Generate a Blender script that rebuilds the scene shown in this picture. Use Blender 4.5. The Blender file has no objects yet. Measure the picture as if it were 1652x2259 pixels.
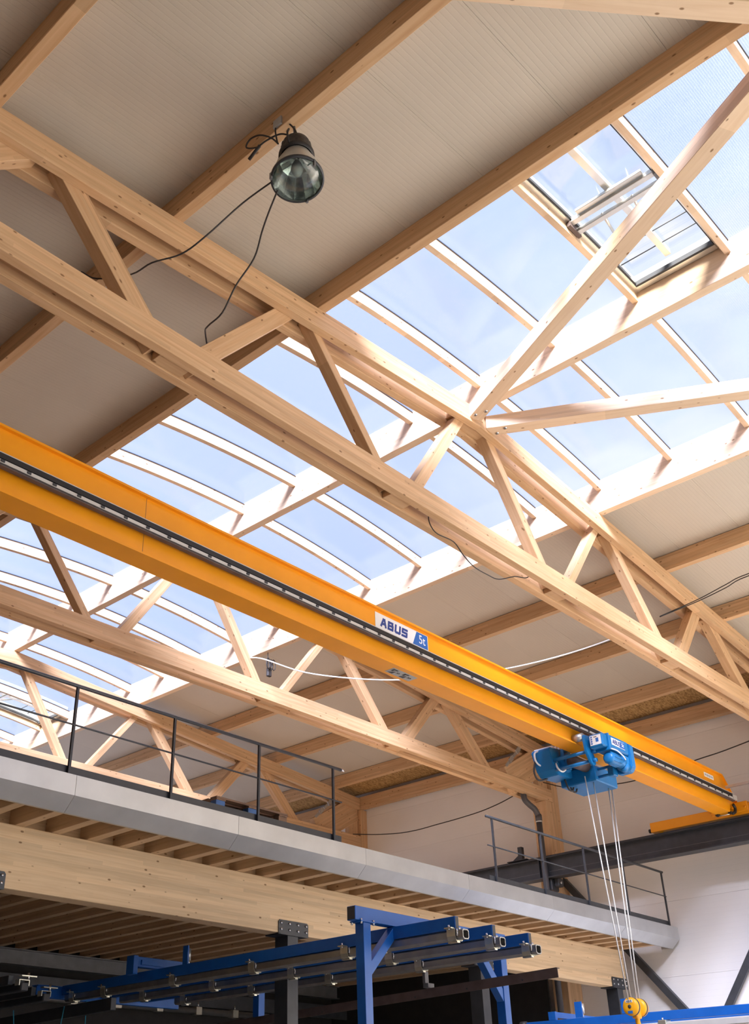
import bpy, bmesh, math, random
from mathutils import Vector, Matrix

random.seed(7)
SC = bpy.context.scene
COL = SC.collection
H = 1.6                                   # eye height: z values below are measured from the eye

# ------------------------------------------------------------------ camera
cam = bpy.data.objects.new('camera', bpy.data.cameras.new('camera'))
COL.objects.link(cam)
RIGHT = Vector((0.68363, -0.72976, -0.01360)).normalized()
DOWN = Vector((0.35119, 0.34521, -0.87034)).normalized()
FWD = RIGHT.cross(DOWN).normalized()
if FWD.x < 0:
    FWD = -FWD
DOWN = FWD.cross(RIGHT).normalized()
m = Matrix.Identity(4)
for r in range(3):
    m[r][0], m[r][1], m[r][2] = RIGHT[r], -DOWN[r], -FWD[r]
m.translation = (0, 0, H)
cam.matrix_world = m
cam.data.sensor_fit = 'HORIZONTAL'
cam.data.sensor_width = 36.0
cam.data.lens = 2268.53 * 36.0 / 1652.0
cam.data.shift_x = (826.0 - 721.19) / 1652.0
cam.data.shift_y = (1219.58 - 1129.5) / 1652.0
cam.data.clip_start, cam.data.clip_end = 0.05, 500
SC.camera = cam

# ------------------------------------------------------------------ sky, sun, exposure
SUN_E, SKY_E, EXPO = 12.0, 0.90, 1.27
world = bpy.data.worlds.new('sky'); SC.world = world
world.use_nodes = True
nt = world.node_tree; nt.nodes.clear()
wo = nt.nodes.new('ShaderNodeOutputWorld'); bg = nt.nodes.new('ShaderNodeBackground')
tc = nt.nodes.new('ShaderNodeTexCoord'); mp = nt.nodes.new('ShaderNodeMapping')
mp.inputs['Scale'].default_value = (1.0, 1.0, 1.6)
nz = nt.nodes.new('ShaderNodeTexNoise'); nz.inputs['Scale'].default_value = 2.4
nz.inputs['Detail'].default_value = 6; nz.inputs['Roughness'].default_value = 0.55
rp = nt.nodes.new('ShaderNodeValToRGB')
rp.color_ramp.elements[0].position = 0.42; rp.color_ramp.elements[0].color = (0, 0, 0, 1)
rp.color_ramp.elements[1].position = 0.66; rp.color_ramp.elements[1].color = (1, 1, 1, 1)
mx = nt.nodes.new('ShaderNodeMix'); mx.data_type = 'RGBA'
mx.inputs['A'].default_value = (0.305, 0.365, 0.50, 1); mx.inputs['B'].default_value = (0.505, 0.515, 0.545, 1)
L = nt.links.new
L(tc.outputs['Generated'], mp.inputs['Vector']); L(mp.outputs[0], nz.inputs['Vector'])
L(nz.outputs['Fac'], rp.inputs[0]); L(rp.outputs[0], mx.inputs['Factor'])
L(mx.outputs['Result'], bg.inputs['Color']); bg.inputs['Strength'].default_value = SKY_E
L(bg.outputs[0], wo.inputs[0])

sun = bpy.data.objects.new('sun', bpy.data.lights.new('sun', 'SUN'))
COL.objects.link(sun)
sun.data.energy = SUN_E; sun.data.angle = math.radians(24.0); sun.data.color = (1.0, 0.945, 0.86)
sun.rotation_euler = Vector((0.70, 0.45, -0.55)).to_track_quat('-Z', 'Y').to_euler()
sun.location = (0, 0, 30)

vs = SC.view_settings
vs.view_transform = 'Standard'; vs.look = 'None'; vs.gamma = 1.0; vs.use_curve_mapping = False
vs.exposure = EXPO
cy = SC.cycles
cy.max_bounces = 10; cy.diffuse_bounces = 5; cy.glossy_bounces = 4; cy.transmission_bounces = 6
cy.transparent_max_bounces = 24; cy.use_denoising = True; cy.use_adaptive_sampling = True; cy.adaptive_threshold = 0.025; cy.sample_clamp_indirect = 8.0
cy.caustics_reflective = False; cy.caustics_refractive = False

# ------------------------------------------------------------------ materials
MATS = {}


def new_mat(name):
    mt = bpy.data.materials.new(name); mt.use_nodes = True
    MATS[name] = mt
    n = mt.node_tree
    return mt, n, n.nodes['Principled BSDF']


def paint(name, col, rough=0.5, metal=0.0, var=0.06, scale=6.0, bump=0.0, spec=0.5):
    mt, n, b = new_mat(name)
    c = n.nodes.new('ShaderNodeTexCoord'); z = n.nodes.new('ShaderNodeTexNoise')
    z.inputs['Scale'].default_value = scale; z.inputs['Detail'].default_value = 5
    r = n.nodes.new('ShaderNodeValToRGB')
    r.color_ramp.elements[0].position = 0.3; r.color_ramp.elements[1].position = 0.7
    r.color_ramp.elements[0].color = tuple(v * (1 - var) for v in col) + (1,)
    r.color_ramp.elements[1].color = tuple(min(1, v * (1 + var)) for v in col) + (1,)
    n.links.new(c.outputs['Object'], z.inputs['Vector']); n.links.new(z.outputs['Fac'], r.inputs[0])
    n.links.new(r.outputs[0], b.inputs['Base Color'])
    b.inputs['Roughness'].default_value = rough; b.inputs['Metallic'].default_value = metal
    b.inputs['Specular IOR Level'].default_value = spec
    if bump:
        bp = n.nodes.new('ShaderNodeBump'); bp.inputs['Strength'].default_value = bump
        bp.inputs['Distance'].default_value = 0.01
        n.links.new(z.outputs['Fac'], bp.inputs['Height']); n.links.new(bp.outputs[0], b.inputs['Normal'])
    return mt


def wood(name, light, dark, knot=(0.20, 0.095, 0.035), lam=0.04, knots=True):
    mt, n, b = new_mat(name)
    N = n.nodes.new; K = n.links.new
    c = N('ShaderNodeTexCoord'); oi = N('ShaderNodeObjectInfo')
    off = N('ShaderNodeVectorMath'); off.operation = 'MULTIPLY_ADD'
    cmb = N('ShaderNodeCombineXYZ')
    for k in range(3):
        K(oi.outputs['Random'], cmb.inputs[k])
    K(cmb.outputs[0], off.inputs[0]); off.inputs[1].default_value = (37.0, 11.0, 0.0); K(c.outputs['Object'], off.inputs[2])
    mp = N('ShaderNodeMapping'); mp.inputs['Scale'].default_value = (0.9, 14, 22)
    K(off.outputs[0], mp.inputs[0])
    g = N('ShaderNodeTexNoise'); g.inputs['Scale'].default_value = 1.6; g.inputs['Detail'].default_value = 6
    g.inputs['Distortion'].default_value = 0.6
    K(mp.outputs[0], g.inputs['Vector'])
    r = N('ShaderNodeValToRGB')
    r.color_ramp.elements[0].position = 0.28; r.color_ramp.elements[0].color = dark + (1,)
    r.color_ramp.elements[1].position = 0.62; r.color_ramp.elements[1].color = light + (1,)
    K(g.outputs['Fac'], r.inputs[0])
    # lamella brightness: one value for each board layer and each length of about 2 m
    s = N('ShaderNodeSeparateXYZ'); K(off.outputs[0], s.inputs[0])
    fz = N('ShaderNodeMath'); fz.operation = 'DIVIDE'; fz.inputs[1].default_value = lam; K(s.outputs['Z'], fz.inputs[0])
    fl = N('ShaderNodeMath'); fl.operation = 'FLOOR'; K(fz.outputs[0], fl.inputs[0])
    fx = N('ShaderNodeMath'); fx.operation = 'MULTIPLY_ADD'; fx.inputs[1].default_value = 0.45
    K(s.outputs['X'], fx.inputs[0])
    f3 = N('ShaderNodeMath'); f3.operation = 'MULTIPLY'; f3.inputs[1].default_value = 0.37; K(fl.outputs[0], f3.inputs[0])
    K(f3.outputs[0], fx.inputs[2])
    flx = N('ShaderNodeMath'); flx.operation = 'FLOOR'; K(fx.outputs[0], flx.inputs[0])
    cc = N('ShaderNodeCombineXYZ'); K(flx.outputs[0], cc.inputs[0]); K(fl.outputs[0], cc.inputs[1]); K(oi.outputs['Random'], cc.inputs[2])
    w = N('ShaderNodeTexWhiteNoise'); K(cc.outputs[0], w.inputs['Vector'])
    mr = N('ShaderNodeMapRange'); mr.inputs['To Min'].default_value = 0.88; mr.inputs['To Max'].default_value = 1.08
    K(w.outputs['Value'], mr.inputs['Value'])
    ml = N('ShaderNodeMix'); ml.data_type = 'RGBA'; ml.blend_type = 'MULTIPLY'; ml.inputs['Factor'].default_value = 1
    K(r.outputs[0], ml.inputs['A']); K(mr.outputs[0], ml.inputs['B'])
    last = ml.outputs['Result']
    if knots:
        km = N('ShaderNodeMapping'); km.inputs['Scale'].default_value = (5.0, 10.0, 10.0); K(off.outputs[0], km.inputs[0])
        v = N('ShaderNodeTexVoronoi'); v.inputs['Scale'].default_value = 1.0; K(km.outputs[0], v.inputs['Vector'])
        kr = N('ShaderNodeValToRGB')
        kr.color_ramp.elements[0].position = 0.075; kr.color_ramp.elements[0].color = (1, 1, 1, 1)
        kr.color_ramp.elements[1].position = 0.135; kr.color_ramp.elements[1].color = (0, 0, 0, 1)
        K(v.outputs['Distance'], kr.inputs[0])
        sv = N('ShaderNodeSeparateColor'); K(v.outputs['Color'], sv.inputs[0])
        gt = N('ShaderNodeMath'); gt.operation = 'GREATER_THAN'; gt.inputs[1].default_value = 0.15; K(sv.outputs[0], gt.inputs[0])
        mu = N('ShaderNodeMath'); mu.operation = 'MULTIPLY'; K(kr.outputs[0], mu.inputs[0]); K(gt.outputs[0], mu.inputs[1])
        mu2 = N('ShaderNodeMath'); mu2.operation = 'MULTIPLY'; mu2.inputs[1].default_value = 0.85; K(mu.outputs[0], mu2.inputs[0])
        kx = N('ShaderNodeMix'); kx.data_type = 'RGBA'; K(mu2.outputs[0], kx.inputs['Factor'])
        K(last, kx.inputs['A']); kx.inputs['B'].default_value = knot + (1,)
        last = kx.outputs['Result']
    K(last, b.inputs['Base Color'])
    b.inputs['Roughness'].default_value = 0.6; b.inputs['Specular IOR Level'].default_value = 0.3
    bp = N('ShaderNodeBump'); bp.inputs['Strength'].default_value = 0.12; bp.inputs['Distance'].default_value = 0.004
    K(g.outputs['Fac'], bp.inputs['Height']); K(bp.outputs[0], b.inputs['Normal'])
    return mt


wood('spruce', (0.66, 0.435, 0.25), (0.565, 0.34, 0.178))
wood('spruce_pale', (0.76, 0.58, 0.415), (0.69, 0.50, 0.335))
wood('spruce_beam', (0.78, 0.58, 0.36), (0.68, 0.48, 0.28), lam=0.045)
wood('joist_wood', (0.66, 0.47, 0.29), (0.56, 0.38, 0.22))
wood('old_wood', (0.22, 0.13, 0.08), (0.13, 0.075, 0.05), knots=False)


def ribbed(name, col, pitch, axis, depth=0.25, dark=0.90, width=0.12):
    """sheet metal skin with fine lines; axis is the local axis across the lines"""
    mt, n, b = new_mat(name)
    N = n.nodes.new; K = n.links.new
    c = N('ShaderNodeTexCoord'); s = N('ShaderNodeSeparateXYZ'); K(c.outputs['Object'], s.inputs[0])
    d = N('ShaderNodeMath'); d.operation = 'DIVIDE'; d.inputs[1].default_value = pitch; K(s.outputs[axis], d.inputs[0])
    f = N('ShaderNodeMath'); f.operation = 'FRACT'; K(d.outputs[0], f.inputs[0])
    a = N('ShaderNodeMath'); a.operation = 'SUBTRACT'; a.inputs[1].default_value = 0.5; K(f.outputs[0], a.inputs[0])
    ab = N('ShaderNodeMath'); ab.operation = 'ABSOLUTE'; K(a.outputs[0], ab.inputs[0])
    r = N('ShaderNodeMapRange'); r.inputs['From Min'].default_value = 0.0; r.inputs['From Max'].default_value = width
    r.inputs['To Min'].default_value = 0.0; r.inputs['To Max'].default_value = 1.0; K(ab.outputs[0], r.inputs['Value'])
    z = N('ShaderNodeTexNoise'); z.inputs['Scale'].default_value = 0.9; K(c.outputs['Object'], z.inputs['Vector'])
    mr = N('ShaderNodeMapRange'); mr.inputs['To Min'].default_value = 0.93; mr.inputs['To Max'].default_value = 1.05
    K(z.outputs['Fac'], mr.inputs['Value'])
    mx = N('ShaderNodeMix'); mx.data_type = 'RGBA'; K(r.outputs[0], mx.inputs['Factor'])
    mx.inputs['A'].default_value = tuple(v * dark for v in col) + (1,); mx.inputs['B'].default_value = col + (1,)
    ml = N('ShaderNodeMix'); ml.data_type = 'RGBA'; ml.blend_type = 'MULTIPLY'; ml.inputs['Factor'].default_value = 1
    K(mx.outputs['Result'], ml.inputs['A']); K(mr.outputs[0], ml.inputs['B'])
    K(ml.outputs['Result'], b.inputs['Base Color'])
    bp = N('ShaderNodeBump'); bp.inputs['Strength'].default_value = depth; bp.inputs['Distance'].default_value = 0.004
    K(r.outputs[0], bp.inputs['Height']); K(bp.outputs[0], b.inputs['Normal'])
    b.inputs['Roughness'].default_value = 0.5
    return mt


ribbed('roof_panel', (0.56, 0.50, 0.42), 0.055, 'Y', 0.35, 0.95)  # darker than the wall panels: ceiling shade is put into the colour
ribbed('dull_panel', (0.20, 0.19, 0.18), 0.10, 'Z', 0.2, 0.98, 0.06)  # for the unseen left wall, kept dark to cut bounce light
ribbed('wall_panel', (0.86, 0.83, 0.80), 0.10, 'Z', 0.2, 0.98, 0.06)

paint('asphalt', (0.16, 0.155, 0.15), 0.9, var=0.15, scale=1.0)
paint('concrete', (0.72, 0.69, 0.64), 0.8, var=0.1, scale=1.5)
paint('dark_steel', (0.055, 0.058, 0.065), 0.45, 0.3, var=0.15)
paint('anthracite', (0.045, 0.048, 0.056), 0.4, 0.2, var=0.1)
paint('grey_steel', (0.17, 0.17, 0.175), 0.5, 0.3, var=0.12)
paint('galvanised', (0.52, 0.53, 0.535), 0.38, 0.7, var=0.07, scale=3)
paint('zinc_clip', (0.62, 0.60, 0.50), 0.3, 0.8, var=0.12)
paint('pipe_steel', (0.34, 0.34, 0.33), 0.34, 0.8, var=0.12)
paint('bolt_steel', (0.72, 0.73, 0.75), 0.25, 0.9, var=0.05)
paint('blue_paint', (0.006, 0.105, 0.43), 0.4, var=0.08)
paint('hoist_blue', (0.008, 0.165, 0.43), 0.35, var=0.06)
paint('crane_yellow', (0.90, 0.345, 0.006), 0.38, var=0.05, scale=2.0)
paint('hook_yellow', (0.92, 0.42, 0.012), 0.4, var=0.06)
paint('black_rubber', (0.012, 0.012, 0.013), 0.5, var=0.1)
paint('rail_grey', (0.60, 0.58, 0.55), 0.45, 0.2, var=0.05)
paint('sign_white', (0.84, 0.83, 0.82), 0.5, var=0.02)
paint('sign_blue', (0.022, 0.13, 0.44), 0.4, var=0.03)
paint('letter_blue', (0.020, 0.055, 0.26), 0.4, var=0.03)
paint('sign_grey', (0.42, 0.42, 0.42), 0.5, var=0.05)
paint('ink', (0.05, 0.05, 0.055), 0.6, var=0.05)
paint('brown_steel', (0.115, 0.082, 0.076), 0.6, 0.2, var=0.2)
paint('shade_wall', (0.020, 0.017, 0.016), 0.8, var=0.2)  # near-black: the deep shade under the gallery is put into the colour
paint('dark_cable', (0.035, 0.03, 0.028), 0.6, var=0.1)
paint('white_cable', (0.80, 0.80, 0.80), 0.5, var=0.03)
paint('steel_rope', (0.66, 0.65, 0.63), 0.4, 0.4, var=0.05)
paint('alu', (0.66, 0.65, 0.62), 0.3, 0.7, var=0.06)
paint('gasket', (0.05, 0.052, 0.06), 0.6, var=0.1)
paint('lamp_black', (0.022, 0.019, 0.018), 0.5, var=0.1)
paint('lamp_shell', (0.56, 0.54, 0.49), 0.35, 0.4, var=0.05)
paint('reflector', (0.80, 0.80, 0.78), 0.16, 1.0, var=0.04, scale=30, bump=0.25)
paint('cyan_string', (0.03, 0.28, 0.42), 0.5, var=0.05)
paint('pallet_blue', (0.05, 0.12, 0.30), 0.7, var=0.3)
paint('pipe_grey', (0.075, 0.07, 0.075), 0.5, var=0.05)

# oriented strand board
mt, n, b = new_mat('osb')
c_ = n.nodes.new('ShaderNodeTexCoord'); m1 = n.nodes.new('ShaderNodeMapping'); m1.inputs['Scale'].default_value = (18, 40, 18)
v_ = n.nodes.new('ShaderNodeTexVoronoi'); v_.inputs['Scale'].default_value = 1.0
r_ = n.nodes.new('ShaderNodeValToRGB')
r_.color_ramp.elements[0].color = (0.26, 0.14, 0.045, 1); r_.color_ramp.elements[1].color = (0.56, 0.36, 0.15, 1)
sp = n.nodes.new('ShaderNodeSeparateColor')
n.links.new(c_.outputs['Object'], m1.inputs[0]); n.links.new(m1.outputs[0], v_.inputs['Vector'])
n.links.new(v_.outputs['Color'], sp.inputs[0]); n.links.new(sp.outputs[0], r_.inputs[0])
n.links.new(r_.outputs[0], b.inputs['Base Color']); b.inputs['Roughness'].default_value = 0.7

# polycarbonate twin-wall sheet: mostly clear, slightly milky, fine webs along its length
mt, n, b = new_mat('polycarbonate')
n.nodes.remove(b)
out = n.nodes['Material Output']
tr = n.nodes.new('ShaderNodeBsdfTransparent'); tr.inputs[0].default_value = (0.77, 0.82, 0.98, 1)
tl = n.nodes.new('ShaderNodeBsdfTranslucent'); tl.inputs[0].default_value = (0.85, 0.88, 0.95, 1)
gl = n.nodes.new('ShaderNodeBsdfGlossy'); gl.inputs['Roughness'].default_value = 0.12
c_ = n.nodes.new('ShaderNodeTexCoord'); s_ = n.nodes.new('ShaderNodeSeparateXYZ'); n.links.new(c_.outputs['Object'], s_.inputs[0])
d_ = n.nodes.new('ShaderNodeMath'); d_.operation = 'DIVIDE'; d_.inputs[1].default_value = 0.022; n.links.new(s_.outputs['Y'], d_.inputs[0])
f_ = n.nodes.new('ShaderNodeMath'); f_.operation = 'FRACT'; n.links.new(d_.outputs[0], f_.inputs[0])
lt = n.nodes.new('ShaderNodeMath'); lt.operation = 'LESS_THAN'; lt.inputs[1].default_value = 0.22; n.links.new(f_.outputs[0], lt.inputs[0])
mr_ = n.nodes.new('ShaderNodeMapRange'); mr_.inputs['To Min'].default_value = 0.025; mr_.inputs['To Max'].default_value = 0.06
n.links.new(lt.outputs[0], mr_.inputs['Value'])
ms = n.nodes.new('ShaderNodeMixShader'); n.links.new(mr_.outputs[0], ms.inputs[0])
n.links.new(tr.outputs[0], ms.inputs[1]); n.links.new(tl.outputs[0], ms.inputs[2])
ms2 = n.nodes.new('ShaderNodeMixShader'); ms2.inputs[0].default_value = 0.04
n.links.new(ms.outputs[0], ms2.inputs[1]); n.links.new(gl.outputs[0], ms2.inputs[2])
n.links.new(ms2.outputs[0], out.inputs[0])


def glassy(name, tint, gloss):
    mt, n, b = new_mat(name); n.nodes.remove(b)
    out = n.nodes['Material Output']
    tr = n.nodes.new('ShaderNodeBsdfTransparent'); tr.inputs[0].default_value = tint
    gl = n.nodes.new('ShaderNodeBsdfGlossy'); gl.inputs['Roughness'].default_value = 0.03
    ms = n.nodes.new('ShaderNodeMixShader'); ms.inputs[0].default_value = gloss
    n.links.new(tr.outputs[0], ms.inputs[1]); n.links.new(gl.outputs[0], ms.inputs[2]); n.links.new(ms.outputs[0], out.inputs[0])


glassy('clear_glass', (0.97, 0.98, 0.985, 1), 0.05)
glassy('lamp_glass', (0.82, 0.88, 0.86, 1), 0.10)

# ------------------------------------------------------------------ building helpers
WORLD = {}


def V(p):
    return Vector((p[0], p[1], p[2] + H))


def put(name, me, M, mat=None, parent=None):
    """link mesh data as one object with world matrix M"""
    o = bpy.data.objects.new(name, me)
    COL.objects.link(o)
    if mat and not me.materials:
        me.materials.append(MATS[mat])
    WORLD[o] = M
    if parent is not None:
        o.parent = parent
        o.matrix_parent_inverse = WORLD[parent].inverted()
    o.matrix_basis = M
    return o


def thing(name, label, cat, p, group=None, kind='thing'):
    o = bpy.data.objects.new(name, None)
    COL.objects.link(o); o.empty_display_size = 0.1
    M = Matrix.Translation(V(p)); o.matrix_basis = M; WORLD[o] = M
    tag(o, label, cat, group, kind)
    return o


def tag(o, label=None, cat=None, group=None, kind='thing'):
    if label: o['label'] = label
    if cat: o['category'] = cat
    if group: o['group'] = group
    if kind: o['kind'] = kind
    return o


def mesh(name, verts, faces, smooth=False):
    me = bpy.data.meshes.new(name)
    me.from_pydata(verts, [], faces); me.update()
    if smooth:
        me.polygons.foreach_set('use_smooth', [True] * len(me.polygons))
    return me


_boxes = {}


def box_mesh(lx, ly, lz, bev=0.0, mat=None):
    key = (round(lx, 4), round(ly, 4), round(lz, 4), bev, mat)
    if key in _boxes:
        return _boxes[key]
    bm = bmesh.new()
    bmesh.ops.create_cube(bm, size=1.0)
    for v in bm.verts:
        v.co = Vector((v.co.x * lx, v.co.y * ly, v.co.z * lz))
    if bev:
        bmesh.ops.bevel(bm, geom=list(bm.edges), offset=bev, segments=1, affect='EDGES')
    me = bpy.data.meshes.new('box'); bm.to_mesh(me); bm.free()
    if mat: me.materials.append(MATS[mat])
    _boxes[key] = me
    return me


def frame(xd, up=(0, 0, 1)):
    x = Vector(xd).normalized(); u = Vector(up)
    y = u.cross(x)
    if y.length < 1e-6:
        y = Vector((0, 1, 0)).cross(x)
    y.normalize(); z = x.cross(y)
    M = Matrix.Identity(4)
    for r in range(3):
        M[r][0], M[r][1], M[r][2] = x[r], y[r], z[r]
    return M


def bar(name, p0, p1, w, h, mat, parent=None, up=(0, 0, 1), bev=0.0):
    """rectangular bar; local x runs along it, w across, h along up"""
    a, b = V(p0), V(p1)
    M = Matrix.Translation((a + b) / 2) @ frame(b - a, up)
    return put(name, box_mesh((b - a).length, w, h, bev, mat), M, None, parent)


def box(name, x0, x1, y0, y1, z0, z1, mat, parent=None, along='x', bev=0.0):
    """axis-aligned box; along names the axis the grain follows"""
    c = V(((x0 + x1) / 2, (y0 + y1) / 2, (z0 + z1) / 2))
    lx, ly, lz = x1 - x0, y1 - y0, z1 - z0
    if along == 'y':
        M = Matrix.Translation(c) @ Matrix.Rotation(math.pi / 2, 4, 'Z'); d = (ly, lx, lz)
    elif along == 'z':
        M = Matrix.Translation(c) @ Matrix.Rotation(-math.pi / 2, 4, 'Y'); d = (lz, ly, lx)
    else:
        M = Matrix.Translation(c); d = (lx, ly, lz)
    return put(name, box_mesh(*d, bev, mat), M, None, parent)


def extrude(name, poly, x0, x1, mat, parent=None, axis='x', bev=0.0):
    """closed profile extruded along a world axis. axis x: poly in (y,z); axis y: poly in (x,z); axis z: poly in (x,y)"""
    n = len(poly)
    cu = sum(p[0] for p in poly) / n; cv = sum(p[1] for p in poly) / n; cm = (x0 + x1) / 2
    def P(t, u, v):
        if axis == 'x': return (t - cm, u - cu, v - cv)
        if axis == 'y': return (u - cu, t - cm, v - cv)
        return (u - cu, v - cv, t - cm)
    vs_ = [P(x0, *p) for p in poly] + [P(x1, *p) for p in poly]
    fs = [tuple(range(n))[::-1], tuple(range(n, 2 * n))] + [(i, (i + 1) % n, n + (i + 1) % n, n + i) for i in range(n)]
    me = mesh(name, vs_, fs)
    bm = bmesh.new(); bm.from_mesh(me); bmesh.ops.recalc_face_normals(bm, faces=bm.faces)
    if bev: bmesh.ops.bevel(bm, geom=list(bm.edges), offset=bev, segments=2, affect='EDGES')
    bm.to_mesh(me); bm.free()
    c = {'x': (cm, cu, cv), 'y': (cu, cm, cv), 'z': (cu, cv, cm)}[axis]
    return put(name, me, Matrix.Translation(V(c)), mat, parent)


def tube(name, pts, r, mat, parent=None, seg=8, smooth_path=False, closed_ends=True):
    P = [V(p) for p in pts]
    if smooth_path and len(P) > 2:
        Q = []
        for i in range(len(P) - 1):
            p0, p1, p2, p3 = P[max(i - 1, 0)], P[i], P[i + 1], P[min(i + 2, len(P) - 1)]
            for k in range(5):
                t = k / 5
                Q.append(0.5 * ((2 * p1) + (p2 - p0) * t + (2 * p0 - 5 * p1 + 4 * p2 - p3) * t * t + (3 * p1 - p0 - 3 * p2 + p3) * t ** 3))
        Q.append(P[-1]); P = Q
    c = sum(P, Vector()) / len(P)
    verts, faces = [], []
    prev = None
    for i, p in enumerate(P):
        d = (P[min(i + 1, len(P) - 1)] - P[max(i - 1, 0)]).normalized()
        if prev is None:
            u = d.orthogonal().normalized()
        else:
            u = (prev - d * prev.dot(d)).normalized()
        prev = u; w = d.cross(u)
        for k in range(seg):
            a = 2 * math.pi * k / seg
            verts.append(p - c + (u * math.cos(a) + w * math.sin(a)) * r)
    for i in range(len(P) - 1):
        for k in range(seg):
            a, b = i * seg + k, i * seg + (k + 1) % seg
            faces.append((a, b, b + seg, a + seg))
    if closed_ends:
        faces.append(tuple(range(seg))[::-1]); faces.append(tuple(range((len(P) - 1) * seg, len(P) * seg)))
    return put(name, mesh(name, verts, faces, True), Matrix.Translation(c), mat, parent)


def cyl(name, p0, p1, r, mat, parent=None, seg=16):
    return tube(name, [p0, p1], r, mat, parent, seg)


def lathe(name, prof, p, mat, parent=None, seg=40, axis=(0, 0, 1)):
    """profile of (radius, height) turned round an axis through p"""
    verts, faces = [], []
    for (r, z) in prof:
        for k in range(seg):
            a = 2 * math.pi * k / seg
            verts.append((r * math.cos(a), r * math.sin(a), z))
    for i in range(len(prof) - 1):
        for k in range(seg):
            a, b = i * seg + k, i * seg + (k + 1) % seg
            faces.append((a, b, b + seg, a + seg))
    q = Vector((0, 0, 1)).rotation_difference(Vector(axis)).to_matrix().to_4x4()
    return put(name, mesh(name, verts, faces, True), Matrix.Translation(V(p)) @ q, mat, parent)


def sheet(name, quad, mat, parent=None, t=0.002):
    """thin flat plate from four corners, thickness t away from its face normal"""
    Q = [V(p) for p in quad]; c = sum(Q, Vector()) / 4
    nrm = (Q[1] - Q[0]).cross(Q[3] - Q[0]).normalized() * t
    vs_ = [q - c for q in Q] + [q - c - nrm for q in Q]
    fs = [(0, 1, 2, 3), (7, 6, 5, 4)] + [(i, i + 4, (i + 1) % 4 + 4, (i + 1) % 4) for i in range(4)]
    return put(name, mesh(name, vs_, fs), Matrix.Translation(c), mat, parent)


def lettering(name, text, p, size, xd, yd, mat, parent=None, bold=0.0, shear=0.0, sx=1.0):
    cu = bpy.data.curves.new('lettering', 'FONT'); cu.body = text; cu.size = size
    cu.offset = bold; cu.shear = shear; cu.extrude = 0.0015; cu.align_x = 'CENTER'; cu.align_y = 'CENTER'
    t = bpy.data.objects.new('lettering', cu); COL.objects.link(t)
    dg = bpy.context.evaluated_depsgraph_get()
    me = bpy.data.meshes.new_from_object(t.evaluated_get(dg))
    bpy.data.objects.remove(t); bpy.data.curves.remove(cu)
    x = Vector(xd).normalized(); y = Vector(yd).normalized(); z = x.cross(y)
    M = Matrix.Identity(4)
    for r in range(3):
        M[r][0], M[r][1], M[r][2] = x[r] * sx, y[r], z[r]
    M.translation = V(p)
    return put(name, me, M, mat, parent)


GLYPH = {'A': [((0, 0), (0.38, 1)), ((0.62, 1), (1, 0)), ((0.38, 1), (0.62, 1)), ((0.2, 0.33), (0.8, 0.33))],
         'B': [((0, 0), (0, 1)), ((0, 1), (0.85, 1)), ((0, 0.52), (0.85, 0.52)), ((0, 0), (0.9, 0)), ((0.85, 1), (0.85, 0.52)), ((0.95, 0.52), (0.95, 0.0))],
         'U': [((0, 1), (0, 0.12)), ((0, 0.12), (0.15, 0)), ((0.15, 0), (0.85, 0)), ((0.85, 0), (1, 0.12)), ((1, 0.12), (1, 1))],
         'S': [((1, 1), (0.1, 1)), ((0.0, 0.9), (0.0, 0.62)), ((0.05, 0.52), (0.95, 0.52)), ((1, 0.42), (1, 0.1)), ((0.9, 0), (0, 0))]}


def block_word(word, x0, z0, wd, ht, st, yf, parent, mat='letter_blue', slant=0.16, gap=0.52):
    """heavy slanted block capitals on a face looking towards -y, one part for each letter"""
    x = x0
    for ch in word:
        polys = []
        for (a, b_) in GLYPH[ch]:
            p = Vector((a[0] * wd, a[1] * ht)); q_ = Vector((b_[0] * wd, b_[1] * ht)); d = (q_ - p).normalized() * st * 0.5
            nn = Vector((-d.y, d.x))
            polys.append([p - d + nn, p - d - nn, q_ + d - nn, q_ + d + nn])
        vs_, fs = [], []
        for i, po_ in enumerate(polys):
            k0 = len(vs_)
            for lay in (0.0, -0.0006 - 0.00008 * i):
                for v in po_:
                    vs_.append((x + v.x + slant * v.y, yf + lay, z0 + v.y + H))
            fs += [(k0, k0 + 3, k0 + 2, k0 + 1), (k0 + 4, k0 + 5, k0 + 6, k0 + 7)] + [(k0 + j, k0 + (j + 1) % 4, k0 + 4 + (j + 1) % 4, k0 + 4 + j) for j in range(4)]
        put('letter', mesh('letter', vs_, fs), Matrix.Identity(4), mat, parent)
        x += wd + st * (1 + gap)


ORD = ['first', 'second', 'third', 'fourth', 'fifth', 'sixth', 'seventh', 'eighth', 'ninth', 'tenth', 'eleventh', 'twelfth',
       'thirteenth', 'fourteenth', 'fifteenth', 'sixteenth', 'seventeenth', 'eighteenth', 'nineteenth', 'twentieth'] + ['%dth' % k for k in range(21, 60)]

# ------------------------------------------------------------------ main dimensions (z from eye level)
XR = 9.47                       # ridge
SL = 0.089                      # roof slope
YT = (5.941, 11.505, 17.069)    # the three trusses
Y_NEAR, Y_FAR = -3.0, 23.5
X_LW, X_RW = -1.1, 19.87        # side walls
FLOOR = -H


def zt(x):                      # top of the truss top chord = underside of purlins
    return 8.36 - SL * abs(x - XR)


# ------------------------------------------------------------------ floor and walls
fl = box('floor', X_LW - 0.2, X_RW + 0.2, Y_NEAR - 6, Y_FAR + 0.2, FLOOR - 0.15, FLOOR, 'concrete'); tag(fl, kind='structure')

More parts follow.
